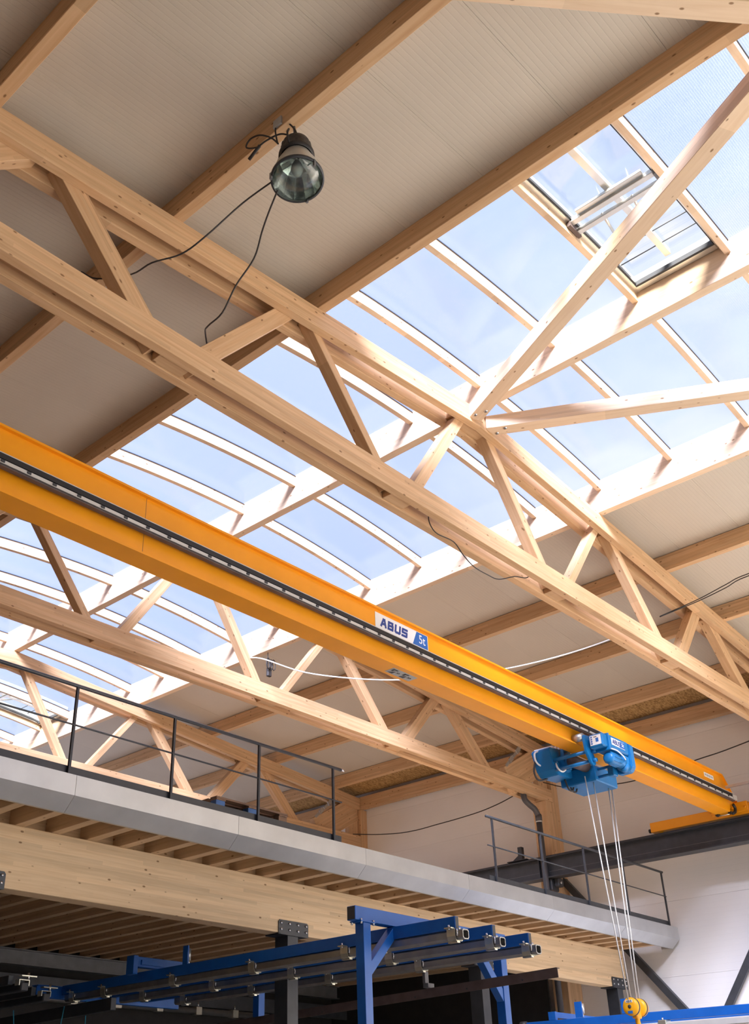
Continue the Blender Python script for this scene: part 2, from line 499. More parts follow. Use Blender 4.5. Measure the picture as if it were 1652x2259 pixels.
yd = box('bounce_ground', -40, 60, -70, Y_NEAR - 6.01, FLOOR - 0.3, FLOOR - 0.05, 'asphalt'); tag(yd, kind='structure')  # unseen yard, added to bounce daylight in through the open end
wr = thing('wall_right', None, None, (X_RW, 10, FLOOR), kind='structure')
z = FLOOR
edges = [FLOOR, -0.42, 0.62, 1.62, 2.52, 3.88, 4.95, 6.0, 7.02, 7.75]
for a, b_ in zip(edges[:-1], edges[1:]):
    box('wall_panel', X_RW, X_RW + 0.14, Y_NEAR - 6, Y_FAR, a + 0.0015, b_ - 0.0015, 'wall_panel', wr, along='y')
tag(box('wall_outer_right', X_RW + 0.141, X_RW + 0.2, Y_NEAR - 6, Y_FAR, FLOOR, 7.9, 'grey_steel'), kind='structure')
wl = thing('wall_left', None, None, (X_LW, 10, FLOOR), kind='structure')
for k in range(9):
    box('wall_panel', X_LW - 0.14, X_LW, Y_NEAR - 6, Y_FAR, FLOOR + k * 1.03 + 0.004, FLOOR + (k + 1) * 1.03 - 0.004, 'dull_panel', wl, along='y')
tag(box('wall_outer_left', X_LW - 0.2, X_LW - 0.141, Y_NEAR - 6, Y_FAR, FLOOR, 7.9, 'grey_steel'), kind='structure')
tag(box('wall_back', X_LW, X_RW, Y_FAR, Y_FAR + 0.2, FLOOR, 8.9, 'wall_panel'), kind='structure')

# ------------------------------------------------------------------ roof panels (ribs run down the slope)
PH = 0.286                      # roof panels lie this far above the chords
ceil_ = thing('ceiling', None, None, (XR, 10, 8.4), kind='structure')


def roof_panel(xa, xb, y0, y1):
    za, zb = zt(xa) + PH, zt(xb) + PH
    a, b_ = V((xa, (y0 + y1) / 2, za + 0.05)), V((xb, (y0 + y1) / 2, zb + 0.05))
    M = Matrix.Translation((a + b_) / 2) @ frame(b_ - a)
    put('roof_panel', box_mesh((b_ - a).length, y1 - y0 - 0.003, 0.1, 0.0, 'roof_panel'), M, None, ceil_)


y = -8.35
while y < Y_FAR - 0.02:
    roof_panel(X_LW - 0.2, 6.36, y, y + 1.0)
    roof_panel(12.6, X_RW + 0.2, y, y + 1.0)
    y += 1.0
for nm, xa, xb in (('roof_cover_left', X_LW - 0.25, 6.358), ('roof_cover_right', 12.602, X_RW + 0.25)):
    a, b_ = V((xa, 7.5, zt(xa) + PH + 0.13)), V((xb, 7.5, zt(xb) + PH + 0.13))
    M = Matrix.Translation((a + b_) / 2) @ frame(b_ - a)
    tag(put(nm, box_mesh((b_ - a).length, 32.2, 0.05, 0.0, 'grey_steel'), M), kind='structure')  # unseen skin, added to stop light at the panel joints

# ------------------------------------------------------------------ purlins
GP = 'purlins running lengthways under the roof'
PUR = [(0.30, 'purlin nearest the left wall, above and left of the near truss'),
       (2.34, 'wooden purlin in the upper left corner of the picture'),
       (4.35, 'wooden purlin that carries the bell-shaped hall lamp'),
       (6.42, 'deep wooden purlin along the left edge of the skylight'),
       (XR - 0.005, 'pale wooden ridge purlin down the middle of the skylight'),
       (12.54, 'pale wooden purlin along the right edge of the skylight'),
       (14.62, 'first wooden purlin right of the skylight'),
       (16.66, 'second wooden purlin right of the skylight'),
       (18.70, 'third wooden purlin right of the skylight, beside the chipboard strip')]
for x, lab in PUR:
    w, h = 0.12, 0.28
    mat = 'spruce'
    if abs(x - XR) < 0.1: w, h, mat = 0.13, 0.50, 'spruce_pale'
    elif x in (6.42, 12.54): h = 0.54
    if x == 12.54: mat = 'spruce_pale'
    z0 = zt(x)
    o = box('purlin', x - w / 2, x + w / 2, Y_NEAR - 5, Y_FAR - 0.01, z0, z0 + h, mat, None, 'y', 0.004)
    tag(o, lab, 'purlin', GP)
o = box('wall_plate_beam', 19.62, 19.78, Y_NEAR - 5, Y_FAR - 0.01, 7.2, 7.5, 'spruce', None, 'y', 0.004)
tag(o, 'wooden beam along the top of the white right wall', 'beam')
xo0, xo1 = 18.78, 19.75
y = -6.0; q = []
osb = thing('chipboard_soffit', 'yellowish chipboard strip between last purlin and right wall', 'chipboard', (19.3, 8, 7.7))
while y < 20.9:
    sheet('board', [(xo0, y + 0.004, zt(xo0) + 0.17), (xo0, y + 2.496, zt(xo0) + 0.17), (xo1, y + 2.496, zt(xo1) + 0.17), (xo1, y + 0.004, zt(xo1) + 0.17)], 'osb', osb, 0.02)
    y += 2.5

# ------------------------------------------------------------------ skylight: arched rafters and sheets
RP = 1.157
RY0 = 5.87


def arch(x):
    return 8.66 - 0.215 * ((x - XR) / 3.05) ** 2


def arched(name, xa, xb, y0, y1, d0, d1, mat, parent=None, seg=8):
    """piece that follows the arch between xa and xb, from arch+d0 to arch+d1"""
    cx, cyy, cz = (xa + xb) / 2, (y0 + y1) / 2, 8.6
    vs_, fs = [], []
    for i in range(seg + 1):
        x = xa + (xb - xa) * i / seg
        for (yy, d) in ((y0, d0), (y1, d0), (y1, d1), (y0, d1)):
            vs_.append((x - cx, yy - cyy, arch(x) + d - cz))
    for i in range(seg):
        for k in range(4):
            a, b_ = i * 4 + k, i * 4 + (k + 1) % 4
            fs.append((a, a + 4, b_ + 4, b_))
    fs.append((0, 1, 2, 3)); e = seg * 4; fs.append((e + 3, e + 2, e + 1, e))
    return put(name, mesh(name, vs_, fs), Matrix.Translation(V((cx, cyy, cz))), mat, parent)


SIDES = (('left', 6.485, 9.40), ('right', 9.53, 12.475))
KS = list(range(-9, 16))
VENTS = {('left', -3), ('right', 12)}
win = thing('window_1', None, None, (XR, 8, 8.7), kind='structure')
for sd, xa, xb in SIDES:
    # one mesh for each side shared by its rafters
    first = None
    for k in KS:
        yc = RY0 + k * RP
        if first is None:
            r = arched('skylight_rafter', xa, xb, yc - 0.035, yc + 0.035, 0.0, 0.17, 'spruce_pale'); first = r.data
            g = arched('gasket', xa, xb, yc - 0.045, yc + 0.045, 0.17, 0.182, 'gasket', r); gd = g.data
        else:
            M = Matrix.Translation(V(((xa + xb) / 2, yc, 8.6)))
            r = put('skylight_rafter', first, M); put('gasket', gd, M, None, r)
        n_t = k - 0
        if k <= 0:
            where = '%s in front of the near truss' % ORD[-k]
        elif k <= 4:
            where = '%s beyond the near truss' % ORD[k - 1]
        elif k <= 9:
            where = '%s beyond the middle truss' % ORD[k - 5]
        else:
            where = '%s beyond the far truss' % ORD[k - 10]
        tag(r, 'pale skylight rafter %s of the ridge, %s' % (sd, where), 'rafter', 'skylight rafters ' + sd + ' of the ridge')
        if k < KS[-1] and (sd, k) not in VENTS:
            if k == KS[0]:
                p_ = arched('pane', xa - 0.12, xb + 0.06, yc + 0.012, yc + RP - 0.012, 0.183, 0.205, 'polycarbonate', win); pd = p_.data
                pc = p_.matrix_basis.translation.x
            else:
                put('pane', pd, Matrix.Translation(Vector((pc, yc + RP / 2, 8.6 + H))), None, win)

# ------------------------------------------------------------------ smoke vents in the skylight
def vent(sd, k, label):
    xa, xb = [(a, b_) for s_, a, b_ in SIDES if s_ == sd][0]
    y0, y1 = RY0 + k * RP + 0.035, RY0 + (k + 1) * RP - 0.035
    t = thing('roof_vent', label, 'roof vent', ((xa + xb) / 2, (y0 + y1) / 2, 8.8), 'glazed smoke vents in the skylight')
    d = 0.20
    # dark rubber seal and bright aluminium frame on the four sides
    for yy0, yy1 in ((y0, y0 + 0.05), (y1 - 0.05, y1)):
        arched('frame_rail', xa, xb, yy0, yy1, 0.13, 0.30, 'alu', t)
        arched('seal', xa + 0.05, xb - 0.05, yy0 + (0.05 if yy0 == y0 else -0.018), yy0 + (0.068 if yy0 == y0 else 0.0), 0.15, 0.19, 'gasket', t)
    zx_ = arch(xb)
    box('frame_rail', xb - 0.10, xb - 0.02, y0 + 0.05, y1 - 0.05, zx_ + 0.12, zx_ + 0.30, 'alu', t, 'y')
    box('seal', xb - 0.125, xb - 0.10, y0 + 0.06, y1 - 0.06, zx_ + 0.13, zx_ + 0.19, 'gasket', t, 'y')
    zx0 = arch(xa)
    box('frame_rail', xa + 0.02, xa + 0.10, y0 + 0.05, y1 - 0.05, zx0 + 0.12, zx0 + 0.30, 'alu', t, 'y')
    ym = (y0 + y1) / 2
    arched('mullion', xa + 0.1, xb - 0.22, ym - 0.035, ym + 0.035, 0.22, 0.30, 'alu', t)
    arched('pane', xa, xb, y0, y1, 0.305, 0.32, 'clear_glass', t)
    # drive: twin beam across the opening, motor housing, spindle rods
    xm = xa + 1.42
    zz = arch(xm)
    box('drive_beam', xm - 0.10, xm - 0.03, y0, y1, zz + 0.11, zz + 0.17, 'alu', t, 'y', 0.004)
    box('drive_beam', xm + 0.03, xm + 0.10, y0, y1, zz + 0.07, zz + 0.12, 'alu', t, 'y', 0.004)
    box('drive_housing', xm - 0.17, xm - 0.11, y0 + 0.15, y1 - 0.15, zz + 0.14, zz + 0.18, 'alu', t, 'y', 0.004)
    box('end_bracket', xm - 0.12, xm + 0.12, y1 - 0.05, y1 - 0.01, zz + 0.05, zz + 0.16, 'brown_steel', t)
    box('end_bracket', xm - 0.12, xm + 0.12, y0 + 0.01, y0 + 0.05, zz + 0.05, zz + 0.16, 'grey_steel', t)
    for f in (0.33, 0.66):
        yy = y0 + (y1 - y0) * f
        cyl('spindle_rod', (xm + 0.03, yy, zz + 0.10), (xm + 0.55, yy + 0.12, zz + 0.30), 0.018, 'alu', t, 10)
    for dx in (0.42, 0.66):
        cyl('cross_wire', (xb - dx, y0 + 0.05, arch(xb - dx) + 0.26), (xb - dx, y1 - 0.05, arch(xb - dx) + 0.26), 0.008, 'gasket', t, 6)
    return t


vent('left', -3, 'open-framed smoke vent with aluminium drive beam behind the long roof brace')
vent('right', 12, 'small distant smoke vent seen behind the far truss at left')

# ------------------------------------------------------------------ trusses
WEB = [  # (top dx, bottom dx, width)
    (0.22, 1.50, 0.15), (3.15, 1.84, 0.12), (3.40, 4.78, 0.19), (6.36, 5.14, 0.22), (6.68, 8.05, 0.24)]


def truss(Y, label):
    t = thing('roof_truss', label, 'truss', (XR, Y + 0.17, 6.225), 'timber roof trusses across the hall')
    hb, ht = 0.275, 0.28
    for y0, y1 in ((Y, Y + 0.10), (Y + 0.245, Y + 0.345)):
        box('bottom_chord', -0.66, 19.60, y0, y1, 6.225, 6.225 + hb, 'spruce', t, 'x', 0.004)
        yc = (y0 + y1) / 2
        for s in (-1, 1):
            xe = XR + s * 10.13
            p0 = (XR - s * 0.012, yc, 8.36 + SL * 0.012 - ht / 2 - 0.0); p1 = (xe, yc, zt(xe) - ht / 2)
            bar('top_chord', p0, p1, y1 - y0, ht, 'spruce', t, bev=0.004)
    yc = Y + 0.1725
    for s in (-1, 1):
        for i, (a, b_, w) in enumerate(WEB):
            zt_ = zt(XR + s * a) - 0.10; zb_ = 6.33
            bar('web_member', (XR + s * a, yc, zt_), (XR + s * b_, yc, zb_), 0.144, w, 'spruce', t, up=(0, 1, 0) if False else (0, 0, 1), bev=0.004)
        # broad end member from bottom chord to wall post
        bar('end_member', (XR + s * 8.66, yc, 6.42), (XR + s * 10.06, yc, 7.20), 0.144, 0.60, 'spruce', t, bev=0.004)
        for bx in (1.66, 4.95, 8.3):
            box('filler_block', XR + s * bx - 0.17, XR + s * bx + 0.17, Y + 0.101, Y + 0.244, 6.245, 6.42, 'spruce', t, 'x', 0.004)
        box('end_block', XR + s * 9.97 - 0.16, XR + s * 9.97 + 0.16, Y + 0.101, Y + 0.244, 6.23, 7.42, 'spruce', t, 'z', 0.004)
    bar('ridge_block', (XR - 0.45, yc, 8.20), (XR + 0.45, yc, 8.20), 0.144, 0.2, 'spruce', t, bev=0.004)
    return t


T1 = truss(YT[0], 'large near timber truss crossing the picture above the yellow crane')
T2 = truss(YT[1], 'middle timber truss ending on the wall post behind the blue hoist')
T3 = truss(YT[2], 'far timber truss seen behind the gallery railing')

# toothed grey nail plates on the middle and far truss ends
for T, Y in ((T2, YT[1]), (T3, YT[2])):
    for i in range(5):
        f = i / 4
        x = 18.05 + f * 0.62; z = 6.72 + f * 0.55
        bar('nail_plate', (x, Y + 0.10, z), (x + 0.13, Y + 0.10, z + 0.115), 0.02, 0.06 + 0.04 * (i % 2), 'galvanised', T)

# ------------------------------------------------------------------ roof braces
def brace(p0, p1, label):
    t = thing('roof_brace', label, 'brace', p0, 'horizontal roof braces')
    bar('timber', p0, p1, 0.19, 0.20, 'spruce_pale', t, bev=0.004)
    d = (Vector(p1) - Vector(p0)).normalized(); s = Vector((0, 0, 1)).cross(d)
    return t, Vector(p0), d, s


def bolts(t, p0, d, s, offs):
    for (u, w) in offs:
        c = p0 + d * u + s * w + Vector((0, 0, -0.10))
        cyl('bolt', tuple(c + Vector((0, 0, 0.004))), tuple(c + Vector((0, 0, -0.006))), 0.026, 'bolt_steel', t, 12)
        cyl('bolt_head', tuple(c + Vector((0, 0, -0.004))), tuple(c + Vector((0, 0, -0.016))), 0.012, 'grey_steel', t, 6)


a = brace((9.33, 5.93, 8.22), (6.57, 0.40, 7.975), 'long timber roof brace crossing the skylight in front of the smoke vent')
bolts(*a, [(0.10, -0.05), (0.22, 0.04)])
a = brace((9.66, 5.97, 8.21), (12.53, 0.40, 7.97), 'timber roof brace running right from the ridge joint')
bolts(*a, [(0.12, 0.05), (0.24, -0.04)])
a = brace((6.72, 0.40, 7.97), (-0.05, 5.90, 7.36), 'timber roof brace across the top right corner of the picture')

# ------------------------------------------------------------------ wall posts, downpipe, wall bracing
NAMES = ('near', 'middle', 'far')
for Y, nm in zip(YT, NAMES):
    t = thing('wall_post', {'near': 'timber wall post carrying the near truss, beyond the right picture edge',
                            'middle': 'timber wall post with downpipe under the middle truss',
                            'far': 'timber wall post under the far truss at the gallery'}[nm], 'post', (19.5, Y + 0.17, FLOOR), 'timber posts along the right wall')
    box('shaft', 19.31, 19.63, Y, Y + 0.345, FLOOR, 6.222, 'spruce', t, 'z', 0.006)
    box('wall_batten', 19.632, 19.868, Y + 0.02, Y + 0.16, FLOOR, 7.19, 'spruce', t, 'z', 0.004)

pp = [(18.62, 11.62, 6.30), (18.63, 11.60, 6.12), (18.72, 11.56, 6.02), (18.86, 11.52, 5.93), (18.93, 11.50, 5.80), (18.94, 11.50, 5.0), (18.94, 11.50, 2.0)]
t = thing('downpipe', 'dark grey rainwater pipe with swan neck beside the wall post', 'pipe', (18.9, 11.5, 2.0))
tube('pipe_run', pp[:5], 0.062, 'pipe_grey', t, 14, True)
cyl('pipe_drop', (18.935, 11.50, 5.84), (18.94, 11.50, 2.0), 0.062, 'pipe_grey', t, 16)
cyl('pipe_socket', (18.935, 11.50, 5.82), (18.935, 11.50, 5.70), 0.072, 'pipe_grey', t, 16)
cyl('pipe_clip', (18.935, 11.50, 5.70), (18.935, 11.50, 5.67), 0.070, 'galvanised', t, 16)

t = thing('wall_brace', 'dark steel diagonal brace falling from the wall post to lower right', 'brace', (19.6, 9.4, 1.9), 'dark steel wall braces')
bar('angle_leg', (19.66, 11.55, 4.60), (19.66, 8.95, 1.454), 0.13, 0.016, 'dark_steel', t, up=(1, 0, 0))
bar('angle_leg', (19.72, 11.51, 4.63), (19.72, 8.91, 1.484), 0.014, 0.13, 'dark_steel', t, up=(1, 0, 0))
t = thing('wall_brace', 'dark steel diagonal brace rising to the right picture edge', 'brace', (19.6, 8.4, 1.9), 'dark steel wall braces')
bar('angle_leg', (19.66, 5.9, 5.40), (19.66, 8.62, 1.722), 0.13, 0.016, 'dark_steel', t, up=(1, 0, 0))
bar('angle_leg', (19.72, 5.86, 5.40), (19.72, 8.58, 1.722), 0.014, 0.13, 'dark_steel', t, up=(1, 0, 0))
t = thing('brace_bracket', 'dark steel bracket bolted under the crane rail at the wall post', 'bracket', (19.25, 11.4, 4.4))
box('plate', 19.02, 19.30, 11.42, 11.60, 4.28, 4.52, 'dark_steel', t, 'x', 0.02)
box('gusset', 19.10, 19.30, 11.30, 11.42, 4.36, 4.53, 'dark_steel', t, 'x', 0.02)
cyl('bolt', (19.2, 11.295, 4.44), (19.2, 11.31, 4.44), 0.03, 'bolt_steel', t, 10)

# ------------------------------------------------------------------ crane runway
XC = 19.05
t = thing('crane_runway', 'dark grey steel crane runway beam along the right wall', 'runway', (XC, 10, 4.52))
for nm, z0, z1, hw in (('bottom_flange', 4.52, 4.54, 0.13), ('web', 4.54, 4.92, 0.006), ('top_flange', 4.92, 4.94, 0.13), ('rail', 4.94, 4.985, 0.025)):
    box(nm, XC - hw, XC + hw, -4.0, 22.5, z0, z1, 'dark_steel', t, 'y')
box('web_line', XC - 0.0095, XC - 0.0065, -4.0, 22.5, 4.66, 4.666, 'grey_steel', t, 'y')
for yy in (5.98, 11.46, 11.62, 17.1):
    box('stiffener', XC - 0.12, XC - 0.007, yy, yy + 0.014, 4.54, 4.92, 'dark_steel', t)
t = thing('end_stop', 'dark steel buffer stop standing on the crane runway', 'end stop', (XC, 12.15, 4.99))
box('post', XC - 0.05, XC + 0.05, 12.05, 12.15, 4.987, 5.27, 'dark_steel', t, 'z', 0.006)
box('foot', XC - 0.08, XC + 0.08, 11.93, 12.42, 4.986, 5.0, 'dark_steel', t)
extrude('gusset', [(12.15, 5.0), (12.34, 5.0), (12.15, 5.12)], XC - 0.008, XC + 0.008, 'dark_steel', t, 'x')

# ------------------------------------------------------------------ overhead crane
CR = thing('overhead_crane', 'yellow single-girder overhead travelling crane spanning the hall', 'crane', (9, 7.46, 5.02))
YN, YF_ = 7.325, 7.60
YW = 7.366
extrude('front_web', [(-0.7, 5.04), (18.75, 5.04), (18.80, 5.12), (19.10, 5.14), (19.12, 5.25), (18.665, 5.69), (-0.7, 5.69)], YW, YW + 0.012, 'crane_yellow', CR, 'y')
extrude('rear_web', [(-0.7, 5.04), (18.75, 5.04), (18.80, 5.12), (19.10, 5.14), (19.12, 5.25), (18.665, 5.69), (-0.7, 5.69)], 7.55, 7.562, 'crane_yellow', CR, 'y')
box('bottom_flange', -0.7, 18.75, YN, YF_, 5.018, 5.04, 'crane_yellow', CR)
box('top_flange', -0.7, 18.665, YN, YF_, 5.69, 5.715, 'crane_yellow', CR)
bar('end_plate', (18.665, 7.4625, 5.70), (19.12, 7.4625, 5.25), 0.275, 0.014, 'crane_yellow', CR)
for xx, ya in ((5.28, YW - 0.0015), ):
    box('splice_seam', xx - 0.002, xx + 0.002, ya, YW - 0.0001, 5.05, 5.69, 'brown_steel', CR)
# end carriage
ec = box('end_carriage', XC - 0.09, XC + 0.09, 5.86, 9.06, 5.005, 5.19, 'crane_yellow', CR, 'y', 0.008)
box('carriage_head', XC - 0.10, XC + 0.10, 7.1, 7.8, 5.06, 5.24, 'crane_yellow', CR, 'y', 0.01)
for yy in (8.88, 6.04):
    cyl('wheel', (XC - 0.035, yy, 5.045), (XC + 0.035, yy, 5.045), 0.062, 'hook_yellow', ec, 20)
for yy, d in ((9.06, 1), (5.86, -1)):
    cyl('buffer', (XC, yy, 5.06), (XC, yy + 0.07 * d, 5.06), 0.04, 'black_rubber', ec, 14)
for yy in (7.0, 7.15, 7.8):
    cyl('bolt', (XC - 0.115, yy, 5.13), (XC - 0.095, yy, 5.13), 0.02, 'crane_yellow', ec, 8)
for yy in (7.34, 7.58):
    box('wheel_stop', 18.66, 18.74, yy - 0.035, yy + 0.035, 4.985, 5.03, 'black_rubber', CR, 'x', 0.01)
tube('stop_hose', [(18.74, 7.32, 5.0), (18.82, 7.30, 5.04), (18.86, 7.30, 5.12), (18.80, 7.30, 5.17)], 0.028, 'black_rubber', CR, 10, True)
cyl('stop_rod', (18.70, 7.36, 4.99), (18.70, 7.56, 4.99), 0.012, 'zinc_clip', CR, 10)
# power rail on the front web
XA_, XB_ = -0.7, 18.80
box('track_channel', XA_, XB_, 7.235, 7.30, 5.290, 5.350, 'black_rubber', CR)
box('track_edge', XA_, XB_, 7.232, 7.2348, 5.344, 5.352, 'rail_grey', CR)
box('rail_back', XA_, XB_, 7.246, 7.30, 5.238, 5.2895, 'black_rubber', CR)
pr = box('power_rail', XA_, XB_, 7.236, 7.2455, 5.246, 5.280, 'rail_grey', CR)
box('rail_shade', XA_, XB_, 7.246, 7.30, 5.222, 5.2375, 'brown_steel', CR)  # brown strip stands in for the shade below the power rail
clipm = box_mesh(0.040, 0.012, 0.022, 0.0, 'ink')
x = 3.33
while x < 18.7:
    put('rail_clip', clipm, Matrix.Translation(V((x, 7.2325, 5.263))), None, pr)
    x += 0.271
box('rail_head', 18.70, 18.86, 7.22, 7.30, 5.24, 5.33, 'rail_grey', CR, 'x', 0.005)
for i in range(14):
    xx = 1.0 + i * 1.3
    box('rail_bracket', xx - 0.02, xx + 0.02, 7.266, YW - 0.001, 5.27, 5.285, 'dark_steel', CR)
# capacity sign
sg = sheet('capacity_sign', [(8.843, YW - 0.004, 5.443), (9.893, YW - 0.004, 5.443), (9.893, YW - 0.004, 5.655), (8.843, YW - 0.004, 5.655)], 'sign_white', CR, 0.003)
zb0, zb1 = 5.452, 5.647
P = [(9.575, zb0), (9.885, zb0), (9.885, zb1), (9.665, zb1)]
extrude('blue_field', P, YW - 0.0055, YW - 0.0042, 'sign_blue', sg, 'y')
block_word('ABUS', 8.955, 5.500, 0.085, 0.092, 0.034, YW - 0.0043, sg)
lettering('lettering', '5t', (9.765, YW - 0.0075, 5.550), 0.175, (1, 0, 0), (0, 0, 1), 'sign_white', sg, bold=0.0, sx=0.92)
# small white plate near the end
sp_ = sheet('number_plate', [(17.92, YW - 0.004, 5.53), (18.30, YW - 0.004, 5.53), (18.30, YW - 0.004, 5.612), (17.92, YW - 0.004, 5.612)], 'sign_white', CR, 0.003)
for i in range(4):
    box('print_line', 17.95 + i * 0.085, 18.015 + i * 0.085, YW - 0.0052, YW - 0.0041, 5.552, 5.590, 'sign_grey', sp_)
# pictogram label under the bottom flange
lb = sheet('arrow_label', [(9.21, 7.40, 5.0165), (9.21, 7.55, 5.0165), (9.68, 7.55, 5.0165), (9.68, 7.40, 5.0165)], 'sign_grey', CR, 0.002)


def flat(name, poly, parent, mat='ink'):
    extrude(name, poly, 5.0125, 5.0145, mat, parent, 'z')


for ox in (9.24, 9.455):
    flat('arrow_mark', [(ox, 7.42), (ox + 0.085, 7.42), (ox + 0.085, 7.44), (ox + 0.035, 7.44), (ox + 0.035, 7.475), (ox, 7.475)], lb)
    flat('arrow_mark', [(ox, 7.53), (ox + 0.085, 7.53), (ox + 0.085, 7.465)], lb)
for ox in (9.355, 9.385, 9.575, 9.61):
    flat('arrow_mark', [(ox, 7.455), (ox + 0.03, 7.475), (ox, 7.495), (ox + 0.01, 7.475)], lb)
# supply arm at the end
bar('supply_arm', (18.62, 7.30, 5.455), (18.60, 5.6, 5.45), 0.05, 0.045, 'galvanised', CR)
box('arm_box', 18.55, 18.66, 6.55, 6.80, 5.33, 5.42, 'dark_steel', CR, 'y', 0.008)

# ------------------------------------------------------------------ hoist trolley
HO = thing('hoist_trolley', 'blue rope hoist trolley hanging on the yellow crane girder', 'hoist', (13.95, 7.46, 4.6))
# front side
extrude('front_cheek', [(13.31, 5.08), (13.34, 5.12), (13.46, 5.13), (13.50, 4.94), (13.58, 4.78), (13.57, 4.71), (13.49, 4.68), (13.44, 4.71), (13.34, 4.86)], 7.16, 7.20, 'hoist_blue', HO, 'y', 0.006)
for z in (4.76, 4.90):
    cyl('cheek_bolt', (13.50, 7.10, z), (13.50, 7.17, z), 0.03, 'hoist_blue', HO, 10)
cyl('wheel', (13.36, 7.20, 5.101), (13.36, 7.362, 5.101), 0.06, 'galvanised', HO, 20)
cyl('wheel', (14.25, 7.20, 5.101), (14.25, 7.362, 5.101), 0.06, 'galvanised', HO, 20)
cb = box('control_box', 13.36, 13.50, 6.89, 7.12, 4.90, 5.10, 'hoist_blue', HO, 'x', 0.018)
lp_ = sheet('label_plate', [(13.356, 7.095, 4.93), (13.356, 6.915, 4.93), (13.356, 6.915, 5.075), (13.356, 7.095, 5.075)], 'sign_white', cb, 0.003)
for i in range(4):
    box('print_mark', 13.3535, 13.3555, 7.055, 7.082, 4.945 + i * 0.032, 4.967 + i * 0.032, 'sign_blue', lp_)
box('print_mark', 13.3535, 13.3555, 6.955, 7.00, 4.97, 5.03, 'sign_blue', lp_)
box('print_mark', 13.3535, 13.3555, 6.98, 7.03, 5.045, 5.055, 'ink', lp_)
box('box_flange', 13.50, 13.525, 6.86, 7.15, 4.86, 5.12, 'hoist_blue', HO, 'x', 0.008)
dh = box('drum_housing', 13.525, 14.09, 6.87, 7.15, 4.90, 5.11, 'hoist_blue', HO, 'x', 0.018)
ds = sheet('name_plate', [(13.58, 6.866, 4.955), (13.97, 6.866, 4.955), (13.97, 6.866, 5.065), (13.58, 6.866, 5.065)], 'sign_white', dh, 0.002)
extrude('blue_field', [(13.81, 4.961), (13.966, 4.961), (13.966, 5.059), (13.85, 5.059)], 6.8635, 6.8655, 'sign_blue', ds, 'y')
block_word('ABUS', 13.61, 4.982, 0.04, 0.055, 0.013, 6.8625, ds)
lettering('lettering', '5t', (13.905, 6.8615, 5.011), 0.075, (1, 0, 0), (0, 0, 1), 'sign_white', ds, bold=0.0)
extrude('gear_cover', [(6.85, 4.73), (6.91, 4.66), (7.10, 4.66), (7.16, 4.73), (7.16, 5.07), (7.11, 5.12), (6.91, 5.12), (6.85, 5.07)], 14.09, 14.21, 'hoist_blue', HO, 'x', 0.012)
lathe('hoist_motor', [(0.0, 0.0), (0.06, 0.0), (0.088, 0.025), (0.092, 0.05), (0.092, 0.28), (0.075, 0.34), (0.09, 0.35), (0.09, 0.40), (0.0, 0.40)], (13.55, 6.95, 4.775), 'hoist_blue', HO, 20, (1, 0, 0))
for i in range(10):
    a = i * math.pi / 5
    cyl('motor_fin', (13.60, 6.95 + 0.094 * math.cos(a), 4.775 + 0.094 * math.sin(a)), (13.82, 6.95 + 0.094 * math.cos(a), 4.775 + 0.094 * math.sin(a)), 0.007, 'hoist_blue', HO, 6)
box('brake_box', 13.92, 14.09, 6.88, 7.06, 4.74, 4.89, 'hoist_blue', HO, 'x', 0.02)
cyl('motor_end', (13.94, 6.95, 4.73), (14.09, 6.95, 4.73), 0.08, 'hoist_blue', HO, 18)
box('rope_anchor', 13.96, 14.10, 7.10, 7.20, 4.63, 4.78, 'hoist_blue', HO, 'z', 0.012)
tube('hoist_cable', [(13.56, 6.88, 4.89), (13.66, 6.84, 4.87), (13.80, 6.83, 4.82), (13.92, 6.86, 4.80)], 0.011, 'white_cable', HO, 8, True)
# back side
eb = extrude('electric_box', [(13.36, 5.06), (13.40, 5.10), (14.00, 5.16), (14.00, 4.73), (13.56, 4.70), (13.46, 4.78)], 7.80, 8.12, 'hoist_blue', HO, 'y', 0.01)
for i in range(4):
    box('cooling_fin', 13.46 + i * 0.10, 13.50 + i * 0.10, 7.79, 8.12, 5.10 + i * 0.011, 5.135 + i * 0.011, 'sign_white', eb)
extrude('rear_cheek', [(13.62, 5.10), (13.72, 5.12), (13.80, 4.86), (13.76, 4.76), (13.66, 4.76), (13.60, 4.92)], 7.70, 7.76, 'hoist_blue', HO, 'y', 0.006)
box('cheek_web', 13.62, 13.66, 7.62, 7.80, 4.76, 5.0, 'hoist_blue', HO, 'z', 0.006)
box('rope_drum_box', 13.96, 14.62, 7.40, 8.02, 4.62, 4.86, 'hoist_blue', HO, 'x', 0.015)
box('drum_lid', 13.98, 14.50, 7.70, 8.0, 4.862, 4.98, 'hoist_blue', HO, 'x', 0.02)
for x, z in ((13.46, 4.90), (13.50, 4.76)):
    cyl('tie_rod', (x, 7.19, z), (x, 7.80, z), 0.026, 'hoist_blue', HO, 12)
for z in (4.80, 4.68):
    cyl('tie_rod', (14.05, 7.19, z), (14.05, 7.41, z), 0.022, 'hoist_blue', HO, 12)
cyl('rope_drum', (13.56, 7.55, 4.86), (13.96, 7.55, 4.86), 0.09, 'brown_steel', HO, 20)
cyl('wheel', (13.66, 7.56, 5.101), (13.66, 7.70, 5.101), 0.06, 'galvanised', HO, 16)
tube('hoist_cable', [(13.40, 8.0, 5.08), (13.30, 8.02, 5.02), (13.34, 8.03, 4.90), (13.48, 8.0, 4.86), (13.56, 7.80, 4.90)], 0.014, 'white_cable', HO, 8, True)
tube('hoist_cable', [(13.50, 7.79, 4.86), (13.46, 7.74, 4.76), (13.56, 7.72, 4.73), (13.68, 7.70, 4.82)], 0.014, 'white_cable', HO, 8, True)
